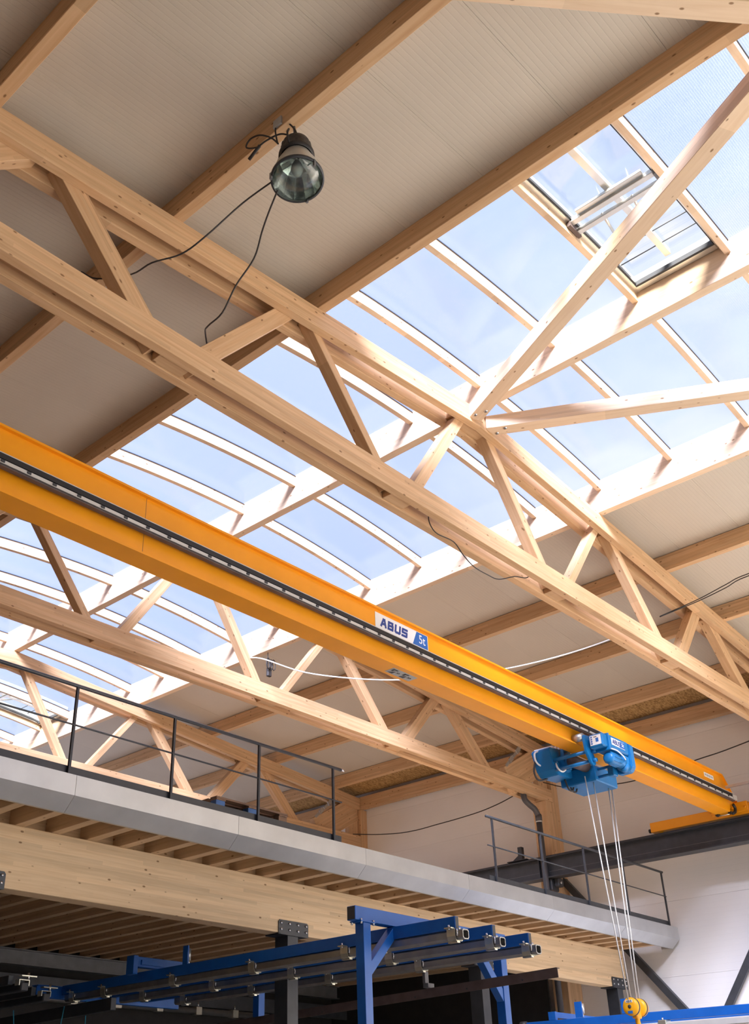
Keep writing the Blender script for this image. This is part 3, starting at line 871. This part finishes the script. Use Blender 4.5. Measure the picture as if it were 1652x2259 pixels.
tube('hoist_cable', [(13.40, 8.06, 5.0), (13.36, 8.10, 4.78), (13.46, 8.10, 4.66), (13.62, 8.04, 4.70)], 0.015, 'dark_cable', HO, 8, True)
for dx in (0.0, 0.10):
    tube('hoist_cable', [(13.90 + dx, 7.90, 4.72), (13.94 + dx, 7.88, 4.58), (14.02 + dx, 7.86, 4.56), (14.08 + dx, 7.86, 4.66)], 0.014, 'dark_cable', HO, 8, True)

# ropes and hook block
HB = thing('hook_block', 'orange twin-sheave hook block hanging on four ropes', 'hook', (14.2, 7.46, 1.2))
for i, (xa, xb) in enumerate(((13.80, 14.09), (14.042, 14.17), (14.50, 14.32), (14.60, 14.40))):
    cyl('rope', (xa, 7.5, 4.66), (xb, 7.47, 1.50), 0.0095, 'steel_rope', HB, 8)
for xs in (14.08, 14.30):
    sh = lathe('sheave_guard', [(0.0, 0.0), (0.06, 0.0), (0.105, 0.01), (0.118, 0.025), (0.118, 0.09), (0.105, 0.105), (0.0, 0.105)], (xs, 7.46, 1.475), 'hook_yellow', HB, 32, (1, 0, 0))
    lathe('groove', [(0.1185, 0.04), (0.121, 0.045), (0.121, 0.07), (0.1185, 0.075)], (xs, 7.46, 1.475), 'ink', sh, 32, (1, 0, 0))
    cyl('hub', (xs - 0.01, 7.46, 1.475), (xs + 0.002, 7.46, 1.475), 0.024, 'ink', sh, 12)
box('name_plate', 14.074, 14.0795, 7.41, 7.51, 1.525, 1.558, 'sign_white', HB, 'y')
lettering('lettering', 'ABUS', (14.0735, 7.46, 1.541), 0.034, (0, -1, 0), (0, 0, 1), 'ink', HB, bold=0.001)
box('badge', 14.074, 14.0795, 7.425, 7.495, 1.385, 1.42, 'sign_blue', HB, 'y')
box('yoke', 14.18, 14.32, 7.42, 7.50, 1.33, 1.44, 'hook_yellow', HB, 'z', 0.012)
hk = [(14.25, 7.46, 1.36), (14.25, 7.46, 1.29), (14.27, 7.46, 1.25), (14.31, 7.46, 1.20), (14.31, 7.46, 1.14), (14.25, 7.46, 1.09), (14.18, 7.46, 1.11), (14.16, 7.46, 1.17)]
tube('hook', hk, 0.034, 'hook_yellow', HB, 12, True)
tube('safety_latch', [(14.27, 7.46, 1.26), (14.17, 7.46, 1.19)], 0.009, 'zinc_clip', HB, 6)

# ------------------------------------------------------------------ gallery (mezzanine)
YM = 9.24
GB = box('gallery_beam', -0.9, 19.27, 10.2, 10.44, 2.33, 3.006, 'spruce_beam', None, 'x', 0.006)
tag(GB, 'tall pale glued-timber beam carrying the gallery floor', 'beam')
tag(box('gallery_deck', -0.9, 19.305, YM + 0.03, 17.9, 3.25, 3.365, 'spruce_beam', None, 'y'), 'wooden deck of the gallery above the joists', 'floor deck')
JG = 'joists under the gallery floor'
x = 5.941 - 0.469 * 13; k = 0
while x < 19.5:
    o = box('floor_joist', x, x + 0.12, YM + 0.17, 17.7, 3.008, 3.248, 'joist_wood', None, 'y', 0.003)
    tag(o, 'gallery floor joist under the deck, %s counted from the left wall' % ORD[k], 'joist', JG)
    k += 1; x += 0.469
GBL = thing('joist_blocking', 'short upright boards between joists above the pale gallery beam', 'blocking', (9, 10.3, 3.0))
x = 5.941 - 0.469 * 13
while x < 19.1:
    box('board', x + 0.121, x + 0.468, 10.34, 10.37, 3.008, 3.248, 'joist_wood', GBL, 'x')
    x += 0.469
FA = thing('gallery_fascia', 'bent galvanised sheet edging along the gallery floor', 'fascia', (10, YM, 3.0))
seams = [-0.9, 1.31, 3.67, 6.03, 8.37, 10.70, 13.04, 15.38, 17.72, 19.785]
for a, b_ in zip(seams[:-1], seams[1:]):
    prof = [(YM, 3.372), (YM + 0.05, 3.375), (YM + 0.05, 3.371), (YM + 0.004, 3.368), (YM + 0.004, 3.157), (YM + 0.165, 3.006), (YM + 0.20, 3.006), (YM + 0.20, 3.002), (YM + 0.163, 3.002), (YM, 3.153)]
    extrude('edge_sheet', prof, a + 0.002, b_ - 0.002, 'galvanised', FA, 'x')
extrude('end_cap', [(YM + 0.002, 3.37), (YM + 0.4, 3.37), (YM + 0.4, 3.02), (YM + 0.17, 3.004), (YM + 0.002, 3.155)], 19.785, 19.79, 'galvanised', FA, 'x')


def railing(xs, x0, x1, zr, label, mat):
    t = thing('railing', label, 'railing', (xs[0], 9.27, 3.37), 'gallery railings')
    for x in xs:
        box('post', x - 0.014, x + 0.014, 9.262, 9.29, 3.37, zr - 0.015, mat, t, 'z')
    tube('handrail', [(x0, 9.275, zr), (x1, 9.275, zr)], 0.022, mat, t, 12)
    tube('mid_rail', [(x0 - 0.02, 9.275, 3.925), (x1 + 0.0, 9.275, 3.925)], 0.011, mat, t, 8)
    box('toe_board', x0, x1 + 0.01, 9.30, 9.308, 3.372, 3.472, mat, t)
    return t


rl = railing([-0.99 + 1.387 * k for k in range(9)], -0.85, 10.27, 4.375, 'long dark steel railing at the left part of the gallery', 'anthracite')
cyl('bare_end', (10.27, 9.275, 4.375), (10.33, 9.275, 4.375), 0.017, 'bolt_steel', rl, 10)
rr = railing([13.845, 15.25, 16.63, 18.02, 19.55], 13.69, 19.60, 4.385, 'dark steel railing at the wall end of the gallery', 'dark_steel')

# pallets lying on the deck
PL = thing('pallet', 'worn wooden pallet with blue blocks lying on the gallery edge', 'pallet', (8.8, 9.75, 3.37))
px0, px1, pz = 8.16, 9.38, 3.50
for i in range(5):
    yy = 9.42 + i * 0.16
    box('deck_board', px0, px1, yy, yy + 0.12, pz + 0.10, pz + 0.122, 'old_wood', PL)
for i in range(3):
    xx = px0 + i * 0.535
    box('stringer', xx, xx + 0.15, 9.42, 10.18, pz + 0.078, pz + 0.098, 'old_wood', PL, 'y')
    for yy in (9.43, 9.74, 10.04):
        box('block', xx, xx + 0.145, yy, yy + 0.10, pz, pz + 0.078, 'pallet_blue' if i < 2 else 'old_wood', PL)
    box('bottom_board', px0, px1, 9.42 + i * 0.31, 9.52 + i * 0.31, pz - 0.022, pz, 'old_wood', PL)
PL2 = thing('pallet', 'lower pallet hidden beneath the worn one on the gallery', 'pallet', (8.8, 9.75, 3.37))
for i in range(3):
    box('bottom_board', px0 + 0.03, px1, 9.44 + i * 0.31, 9.54 + i * 0.31, 3.366, 3.388, 'old_wood', PL2)
    xx = px0 + 0.03 + i * 0.52
    for yy in (9.44, 9.75, 10.05):
        box('block', xx, xx + 0.145, yy, yy + 0.10, 3.388, 3.45, 'old_wood', PL2)
    box('deck_board', px0 + 0.03, px1, 9.44 + i * 0.31, 9.56 + i * 0.31, 3.451, 3.472, 'old_wood', PL2)

# steel columns with head plates
for i, xc in enumerate((5.62, 10.27, 14.62, 18.98)):
    lab = ['black steel column head at the left picture edge', 'dark steel column with bolted head plate left of the blue portal',
           'dark steel column behind the blue portal', 'black steel column head under the right end of the gallery beam'][i]
    t = thing('gallery_column', lab, 'column', (xc, 10.32, FLOOR), 'steel columns under the gallery beam')
    box('shaft', xc - 0.10, xc + 0.10, 10.20, 10.44, FLOOR, 2.31, 'dark_steel', t, 'z', 0.004)
    box('seat_plate', xc - 0.26, xc + 0.26, 10.18, 10.46, 2.31, 2.328, 'dark_steel', t)
    hp = extrude('head_plate', [(xc - 0.28, 2.312), (xc + 0.28, 2.312), (xc + 0.28, 2.47), (xc + 0.26, 2.495), (xc - 0.26, 2.495), (xc - 0.28, 2.47)], 10.186, 10.198, 'dark_steel', t, 'y')
    for dx in (-0.235, -0.08, 0.08, 0.235):
        for z in (2.375, 2.455):
            cyl('bolt', (xc + dx, 10.186, z), (xc + dx, 10.172, z), 0.016, 'bolt_steel', hp, 8)

# back of the undercroft
t = thing('back_beam', 'grey steel beam in the dark under the back of the gallery', 'beam', (9, 17.6, 2.7))
box('web', -0.9, 19.19, 17.60, 17.66, 2.76, 2.985, 'grey_steel', t)
box('top_flange', -0.9, 19.19, 17.52, 17.72, 2.985, 3.004, 'grey_steel', t)
box('bottom_flange', -0.9, 19.19, 17.52, 17.72, 2.74, 2.759, 'grey_steel', t)
tag(box('wall_undercroft', -0.9, 19.6, 17.8, 17.9, FLOOR, 3.248, 'shade_wall'), kind='structure')
t = thing('lower_back_beam', 'dark lower beam with pipes below the grey back beam', 'beam', (9, 17.3, 2.2))
box('web', -0.9, 19.19, 17.30, 17.36, 2.28, 2.55, 'dark_steel', t)
cyl('pipe', (3.0, 17.1, 2.17), (16.5, 17.1, 2.17), 0.06, 'pipe_steel', t, 12)
for i in range(10):
    xx = 6.6 + i * 0.98
    box('pipe_clip', xx, xx + 0.14, 17.02, 17.18, 2.10, 2.24, 'zinc_clip', t)
    cyl('clip_bolt', (xx + 0.07, 17.06, 2.24), (xx + 0.07, 17.06, 2.33), 0.015, 'bolt_steel', t, 6)
box('screen', 19.20, 19.245, 11.9, 17.795, FLOOR, 3.247, 'shade_wall', None, 'y'); tag(bpy.data.objects['screen'], 'dark brown partition under the gallery near the right wall', 'partition')

# ------------------------------------------------------------------ blue portal and conveyor rails
PO = thing('blue_portal', 'bright blue steel portal frame in front of the gallery', 'portal', (10.1, 7.68, FLOOR))
BZ = 2.0
for xp in (8.748, 11.30):
    po = box('post', xp, xp + 0.12, 7.622, 7.742, FLOOR, BZ - 0.012, 'blue_paint', PO, 'z', 0.004)
    pl = box('head_plate', xp - 0.06, xp + 0.18, 7.60, 7.764, BZ - 0.012, BZ, 'blue_paint', PO)
    for dx in (-0.04, 0.16):
        for yy in (7.615, 7.75):
            cyl('bolt', (xp + dx, yy, BZ - 0.035), (xp + dx, yy, BZ + 0.02), 0.012, 'bolt_steel', pl, 8)
cbm = box('crossbeam', 8.62, 11.44, 7.622, 7.742, BZ, BZ + 0.145, 'blue_paint', PO, 'x', 0.004)
box('open_end', 8.618, 8.6205, 7.628, 7.736, BZ + 0.006, BZ + 0.139, 'ink', cbm)
bar('knee_brace', (8.84, 7.682, 1.50), (9.34, 7.682, 1.99), 0.10, 0.10, 'blue_paint', PO, bev=0.003)
bar('knee_brace', (11.33, 7.682, 1.40), (10.82, 7.682, 1.99), 0.10, 0.10, 'blue_paint', PO, bev=0.003)
PO2 = thing('blue_portal', 'second blue portal frame far under the gallery', 'portal', (10.1, 12.0, FLOOR))
box('crossbeam', 9.0, 11.5, 11.95, 12.07, 2.0, 2.13, 'blue_paint', PO2, 'x', 0.004)
box('end_plate', 8.985, 9.06, 11.93, 12.09, 1.90, 2.14, 'blue_paint', PO2, 'z', 0.004)
box('post', 11.32, 11.44, 11.95, 12.07, FLOOR, 2.0, 'blue_paint', PO2, 'z')
box('inner_rail', 9.12, 10.4, 11.925, 11.95, 2.03, 2.09, 'blue_paint', PO2)

CL = {0: (6.785, 8.313, 9.86, 11.389, 12.9, 13.66), 1: (6.809, 8.259, 9.896, 11.417, 12.945), 2: (6.834, 8.418, 9.951, 11.456, 12.938)}
CN = ('nearest the tall blue post', 'in the middle of the three', 'farthest right of the three')
for i, xb in enumerate((9.29, 10.01, 10.77)):
    t = thing('conveyor_rail', 'dark blue rail beam with steel track tube below, %s' % CN[i], 'rail', (xb, 10, 1.75), 'overhead conveyor rails')
    dz = -0.045
    bar('rail_beam', (xb, 6.78 + 0.03 * i, BZ - 0.065), (xb, 13.968, BZ - 0.065 + dz), 0.065, 0.13, 'blue_paint', t, bev=0.004)
    box('open_end', xb - 0.026, xb + 0.026, 6.7785 + 0.03 * i, 6.7805 + 0.03 * i, BZ - 0.123, BZ - 0.007, 'ink', t)
    xp = xb + 0.035
    hw, z0, z1 = 0.055, 1.765, 1.865
    dzp = -0.03
    prof = [(-hw, z0 + 0.02), (-hw + 0.02, z0), (hw - 0.02, z0), (hw, z0 + 0.02), (hw, z1 - 0.015), (hw - 0.015, z1), (-hw + 0.015, z1), (-hw, z1 - 0.015)]
    ya, yb = 6.70 + 0.03 * i, 13.9 - 0.35 * i
    n_ = len(prof); cyy = (ya + yb) / 2
    vs_ = [(u, ya - cyy, v - 1.815) for u, v in prof] + [(u, yb - cyy, v - 1.815 + dzp) for u, v in prof]
    inn = [(u * 0.80, ya - cyy, (v - 1.815) * 0.80) for u, v in prof] + [(u * 0.80, ya + 0.3 - cyy, (v - 1.815) * 0.80) for u, v in prof]
    fs = [(q, (q + 1) % n_, n_ + (q + 1) % n_, n_ + q) for q in range(n_)] + [tuple(range(n_, 2 * n_))]
    b0 = 2 * n_
    fs += [(q, b0 + q, b0 + (q + 1) % n_, (q + 1) % n_) for q in range(n_)] + [(b0 + q, b0 + n_ + q, b0 + n_ + (q + 1) % n_, b0 + (q + 1) % n_) for q in range(n_)] + [tuple(range(b0 + n_, b0 + 2 * n_))]
    put('track_tube', mesh('track_tube', vs_ + inn, fs), Matrix.Translation(V((xp, cyy, 1.815))), 'pipe_steel', t)
    for yc in CL[i]:
        zc = dzp * (yc - ya) / (yb - ya)
        cp = [(-0.075, 1.875), (-0.075, 1.80), (-0.06, 1.757), (0.045, 1.757), (0.063, 1.775), (0.063, 1.875)]
        ci = [(u * 0.93, v + (0.004 if v < 1.8 else 0)) for u, v in cp]
        extrude('track_clamp', [(xp + u, v + zc) for u, v in cp + ci[::-1]], yc, yc + 0.11, 'zinc_clip', t, 'y')
        box('clamp_plate', xp - 0.13, xp + 0.11, yc + 0.01, yc + 0.10, 1.872 + zc, 1.884 + zc, 'zinc_clip', t)
        for dx in (-0.10, 0.085):
            cyl('bolt', (xp + dx, yc + 0.055, 1.862 + zc), (xp + dx, yc + 0.055, 1.91 + zc), 0.013, 'bolt_steel', t, 8)
        cyl('bolt', (xp - 0.055, yc - 0.012, 1.80 + zc), (xp - 0.055, yc - 0.012, 1.87 + zc), 0.011, 'bolt_steel', t, 8)
        box('hook_tab', xp - 0.02, xp + 0.03, yc + 0.02, yc + 0.14, 1.742 + zc, 1.756 + zc, 'zinc_clip', t)

t = thing('hung_profile', 'long brown painted steel profile hung under the conveyor rails', 'steel profile', (10.9, 9, 1.4))
bar('web', (10.93, 6.62, 1.565), (10.93, 13.0, 1.36), 0.008, 0.105, 'brown_steel', t)
bar('top_flange', (10.96, 6.63, 1.617), (10.96, 13.0, 1.412), 0.07, 0.008, 'brown_steel', t)
for yy in (7.1, 7.9, 8.7, 9.5, 10.3, 11.1):
    z = 1.565 - (yy - 6.62) * 0.0321
    cyl('hole', (10.925, yy, z - 0.02), (10.9245, yy, z - 0.02), 0.012, 'ink', t, 8)
for yy in (8.43, 11.0):
    z = 1.617 - (yy - 6.62) * 0.0321
    box('hanger', 10.86, 10.98, yy, yy + 0.08, z + 0.004, z + 0.055, 'grey_steel', t)
    box('hanger_eye', 10.83, 10.90, yy + 0.02, yy + 0.06, z + 0.055, 1.745, 'grey_steel', t)

# pneumatic cylinder on first rail
t = thing('pneumatic_cylinder', 'small upright silver cylinder standing on the dark blue rail', 'cylinder', (9.29, 11.19, 1.97))
box('bracket', 9.255, 9.275, 11.14, 11.24, 1.968, 2.20, 'blue_paint', t, 'z')
cyl('barrel', (9.32, 11.19, 2.02), (9.32, 11.19, 2.17), 0.025, 'alu', t, 12)
cyl('rod', (9.32, 11.19, 1.968), (9.32, 11.19, 2.03), 0.010, 'bolt_steel', t, 8)

# rear crossbeam and further rails, lower left under the gallery
t = thing('conveyor_crossbeam', 'dull blue crossbeam behind the rail ends at lower left', 'beam', (9.5, 14.05, 1.75))
box('beam', 8.85, 11.5, 14.0, 14.10, 1.78, 1.93, 'blue_paint', t, 'x', 0.004)
box('beam_cap', 8.85, 11.5, 13.97, 14.13, 1.93, 1.945, 'blue_paint', t)
for i, (xb, ye) in enumerate(((8.30, 13.2), (7.45, 12.4))):
    t = thing('conveyor_rail', ['dark rail beam with open tube end in the lower left corner', 'dark rail partly cut off by the left picture edge'][i], 'rail', (xb, 15, 1.6), 'overhead conveyor rails')
    bar('rail_beam', (xb, ye, 1.745), (xb, 17.2, 1.72), 0.07, 0.11, 'dark_steel', t, bev=0.004)
    bar('track_tube', (xb + 0.12, ye - 0.15, 1.665), (xb + 0.12, 17.2, 1.64), 0.11, 0.10, 'dark_steel', t, bev=0.012)
    box('open_end', xb + 0.075, xb + 0.165, ye - 0.1535, ye - 0.1515, 1.625, 1.705, 'ink', t)
    cp = [(-0.075, 1.75), (-0.075, 1.68), (-0.065, 1.68), (-0.065, 1.742), (0.065, 1.742), (0.065, 1.68), (0.075, 1.68), (0.075, 1.75)]
    extrude('track_clamp', [(xb + 0.12 + u, v) for u, v in cp], ye - 0.13, ye - 0.03, 'zinc_clip', t, 'y')
    box('clamp_plate', xb + 0.08, xb + 0.30, ye - 0.12, ye - 0.03, 1.79, 1.803, 'zinc_clip', t)
    cyl('bolt', (xb + 0.20, ye - 0.08, 1.75), (xb + 0.20, ye - 0.08, 1.84), 0.016, 'bolt_steel', t, 8)
t = thing('conveyor_rail', 'low dark rail running off the lower left corner', 'rail', (8.6, 14, 1.45), 'overhead conveyor rails')
bar('rail_beam', (9.2, 12.6, 1.60), (9.2, 17.2, 1.50), 0.09, 0.16, 'dark_steel', t, bev=0.006)
for i, (x, x2) in enumerate(((9.345, 9.37), (8.98, 8.90), (8.18, 8.27))):
    lab = ['thin cyan string hanging straight below the blue rails', 'slanted cyan string left of the straight one', 'short cyan string at the lower left corner'][i]
    s_ = tube('string', [(x, 13.45, 1.72 - 0.1 * i), (x2, 13.45, 1.0)], 0.007, 'cyan_string', None, 6); tag(s_, lab, 'string')

# third conveyor at lower right
t = thing('blue_track', 'bright blue track beam with white tubes at the lower right', 'rail', (15, 7, 1.3), 'overhead conveyor rails')
bar('rail_beam', (15.03, 3.5, 1.40), (15.03, 9.75, 1.42), 0.07, 0.12, 'blue_paint', t, bev=0.004)
for j in range(3):
    bar('track_tube', (14.98 + 0.52 * j, 3.5, 1.26 - 0.02 * j), (14.98 + 0.52 * j, 9.3, 1.28 - 0.02 * j), 0.11, 0.10, 'rail_grey', t, bev=0.015)
bar('second_beam', (15.55, 3.5, 1.40), (15.55, 9.4, 1.41), 0.07, 0.10, 'blue_paint', t, bev=0.004)
for yy in (4.6, 6.0, 7.37, 8.7):
    box('track_clamp', 14.90, 15.06, yy, yy + 0.13, 1.235, 1.35, 'zinc_clip', t, 'x', 0.01)
    cyl('bolt', (14.93, yy + 0.06, 1.34), (14.93, yy + 0.06, 1.38), 0.014, 'bolt_steel', t, 8)
cyl('joint_bolt', (15.0, 9.85, 1.44), (15.0, 9.75, 1.44), 0.06, 'dark_steel', t, 10)
for i, (yy, h_) in enumerate(((8.80, 0.22), (8.02, 0.20))):
    c = thing('pneumatic_cylinder', ['small silver cylinder with taller blue bracket on the right track', 'small silver cylinder with blue bracket beside the orange hook block'][i], 'cylinder', (15.03, yy, 1.48))
    box('bracket', 14.99, 15.01, yy - 0.06, yy + 0.06, 1.483, 1.483 + h_, 'blue_paint', c, 'z')
    cyl('barrel', (15.06, yy - 0.03, 1.54), (15.06, yy - 0.03, 1.46 + h_), 0.03, 'alu', c, 12)
    cyl('rod', (15.06, yy - 0.03, 1.483), (15.06, yy - 0.03, 1.55), 0.011, 'bolt_steel', c, 8)
t = thing('track_end_frame', 'short blue end frame on the lower right track', 'frame', (15.2, 9.5, 1.48))
box('upright', 15.0, 15.06, 9.22, 9.34, 1.483, 1.60, 'blue_paint', t, 'z')
box('crossbeam', 15.06, 16.4, 9.25, 9.33, 1.52, 1.60, 'blue_paint', t)

# ------------------------------------------------------------------ hall lamp
LM = thing('hall_lamp', 'bell-shaped glass and metal hall lamp hanging under a purlin', 'lamp', (4.36, 4.30, 7.05))
lx, ly, lz = 4.36, 4.30, 7.16       # rim
LAX = Vector((0.06, 0.09, 1.0)).normalized()
shell = [(0.222, 0.0), (0.218, 0.03), (0.206, 0.09), (0.186, 0.16), (0.158, 0.23), (0.138, 0.27), (0.132, 0.30)]
lathe('shade', shell, (lx, ly, lz), 'lamp_shell', LM, 48, LAX)
lathe('reflector', [(0.214, 0.008), (0.200, 0.09), (0.178, 0.155), (0.145, 0.23), (0.06, 0.28), (0.0, 0.29)], (lx, ly, lz), 'reflector', LM, 14, LAX).data.polygons.foreach_set('use_smooth', [False] * (14 * 5))
lathe('rim', [(0.216, -0.012), (0.232, -0.012), (0.232, 0.016), (0.216, 0.016)], (lx, ly, lz), 'dark_steel', LM, 48, LAX)
lathe('glass', [(0.0, -0.004), (0.218, -0.004), (0.218, 0.002), (0.0, 0.002)], (lx, ly, lz), 'lamp_glass', LM, 48, LAX)
lathe('bulb', [(0.0, 0.08), (0.04, 0.09), (0.055, 0.14), (0.045, 0.20), (0.02, 0.26)], (lx, ly, lz), 'sign_white', LM, 20, LAX)
hs = lathe('housing', [(0.145, 0.29), (0.160, 0.30), (0.160, 0.34), (0.140, 0.37), (0.140, 0.43), (0.125, 0.50), (0.10, 0.535), (0.0, 0.54)], (lx, ly, lz), 'lamp_black', LM, 32, LAX)
for i in range(16):
    a = i * math.pi / 8
    rad = Vector((math.cos(a), math.sin(a), 0)); b0 = Vector((lx, ly, lz))
    bar('cooling_fin', tuple(b0 + LAX * 0.345 + rad * 0.138), tuple(b0 + LAX * 0.475 + rad * 0.128), 0.022, 0.016, 'lamp_black', hs, up=tuple(rad))
for a in (0.4, 2.5, 4.6):
    c, s = math.cos(a), math.sin(a)
    box('rim_clip', lx + 0.228 * c - 0.010, lx + 0.228 * c + 0.010, ly + 0.228 * s - 0.010, ly + 0.228 * s + 0.010, lz - 0.045, lz + 0.03, 'grey_steel', LM)
tube('hanger', [(lx, ly + 0.03, lz + 0.53), (lx, ly + 0.04, 7.87)], 0.012, 'grey_steel', LM, 8)
for a in (0.9, 3.4):
    c, s = math.cos(a), math.sin(a)
    tube('side_bracket', [(lx + 0.15 * c, ly + 0.15 * s, lz + 0.31), (lx + 0.175 * c, ly + 0.175 * s, lz + 0.40), (lx + 0.15 * c, ly + 0.15 * s, lz + 0.48)], 0.010, 'lamp_black', LM, 6, True)
tube('flex', [(4.36, 4.30, 7.70), (4.35, 4.33, 7.83), (4.31, 4.42, 7.99), (4.30, 4.47, 8.00), (4.28, 4.50, 7.90), (4.27, 4.46, 7.68)], 0.008, 'dark_cable', LM, 6, True)
tube('flex', [(4.27, 4.45, 7.66), (4.25, 4.52, 7.78), (4.24, 4.66, 7.93), (4.23, 4.78, 7.97), (4.23, 4.83, 7.90), (4.24, 4.70, 7.80), (4.25, 4.58, 7.80), (4.29, 4.44, 7.80), (4.34, 4.34, 7.72)], 0.008, 'dark_cable', LM, 6, True)
tube('plug', [(4.24, 4.66, 7.79), (4.24, 4.80, 7.72)], 0.016, 'dark_cable', LM, 8)
box('junction_box', 4.27, 4.289, 4.42, 4.52, 7.92, 8.02, 'galvanised', LM)

# ------------------------------------------------------------------ cables
def cable(name, pts, r, mat, label):
    tag(tube(name, pts, r, mat, None, 6, True), label, 'cable')


cable('cable', [(4.30, 4.52, 7.28), (4.272, 4.903, 7.312 - 0.05), (4.111, 5.186, 6.944), (4.066, 5.469, 6.89), (3.956, 5.751, 6.898), (3.94, 6.034, 6.94), (3.763, 6.317, 6.951), (3.752, 6.6, 7.224)], 0.008, 'dark_cable', 'thin black cable from the lamp to the left, behind the truss diagonal')
cable('cable', [(4.27, 4.45, 7.067), (4.382, 4.678, 7.055), (4.52, 4.906, 7.10), (4.638, 5.133, 7.017), (4.629, 5.361, 6.827), (4.673, 5.589, 6.67), (4.70, 5.817, 6.67), (4.849, 6.04, 6.815), (5.179, 6.35, 6.93), (5.486, 6.5, 7.096)], 0.008, 'dark_cable', 'thin black cable hanging down from the lamp rim to the truss')
cable('cable', [(10.66, 11.60, 6.90), (10.714, 11.33, 6.81), (11.036, 10.729, 6.496), (11.542, 10.107, 6.352), (11.98, 9.486, 6.275), (12.531, 8.864, 6.316), (13.136, 8.243, 6.444), (13.615, 7.621, 6.597), (13.924, 7.0, 6.735), (13.97, 6.18, 6.80)], 0.011, 'white_cable', 'white cable slung between the trusses behind the crane girder')
cable('cable', [(8.37, 6.035, 6.34), (8.378, 6.1, 6.286), (8.409, 6.1, 6.176), (8.532, 6.1, 6.117), (8.843, 6.1, 6.141), (9.027, 6.1, 6.029), (9.228, 6.1, 5.952), (9.509, 6.1, 5.948), (9.755, 6.1, 5.978), (10.136, 6.1, 6.162), (10.411, 6.1, 6.247), (10.45, 6.035, 6.30)], 0.007, 'dark_cable', 'loose dark wire drooping below the near truss')
cable('cable', [(14.0, 3.2, 7.05), (14.334, 4.6, 7.254), (14.677, 5.1, 7.374), (14.763, 5.6, 7.33), (14.342, 6.1, 7.052)], 0.008, 'dark_cable', 'upper of two dark cables at the right picture edge')
cable('cable', [(13.95, 3.2, 6.98), (14.309, 4.6, 7.206), (14.646, 5.1, 7.307), (14.747, 5.6, 7.292), (14.339, 6.1, 7.043)], 0.008, 'dark_cable', 'lower of two dark cables at the right picture edge')
cable('cable', [(19.28, 17.05, 6.497), (19.3, 16.309, 6.357), (19.3, 15.598, 6.259), (19.3, 15.044, 6.232), (19.3, 14.501, 6.248), (19.3, 13.843, 6.269), (19.3, 13.202, 6.309), (19.3, 12.699, 6.383), (19.3, 12.325, 6.469), (19.28, 11.86, 6.58)], 0.011, 'dark_cable', 'dark cable sagging along the wall between far and middle truss')
cable('cable', [(19.27, 11.49, 6.60), (19.28, 10.949, 6.369), (19.3, 10.416, 6.265), (19.3, 9.893, 6.21), (19.3, 9.381, 6.184), (19.3, 8.673, 6.232), (19.3, 7.986, 6.305), (19.3, 7.419, 6.353), (19.28, 6.29, 6.50)], 0.011, 'dark_cable', 'dark cable sagging along the wall behind the hoist and crane')
CO = thing('cable_coil', 'small coil of dark cable hanging at the middle truss', 'cable', (12.6, 13.3, 7.7))
for i in range(4):
    a0 = i * 1.1
    pts = [(12.55 + 0.05 * i + 0.05 * math.cos(a0 + 2 * math.pi * q / 9), 13.15 + 0.03 * math.sin(i), 7.86 + 0.11 * math.sin(a0 + 2 * math.pi * q / 9)) for q in range(10)]
    tube('loop', pts, 0.009, 'dark_cable', CO, 6)
box('junction_box', 12.58, 12.68, 13.18, 13.24, 7.62, 7.80, 'dark_cable', CO, 'z', 0.01)
tube('hanger', [(12.56, 13.17, 7.85), (12.56, 13.17, 8.086)], 0.008, 'dark_cable', CO, 6)
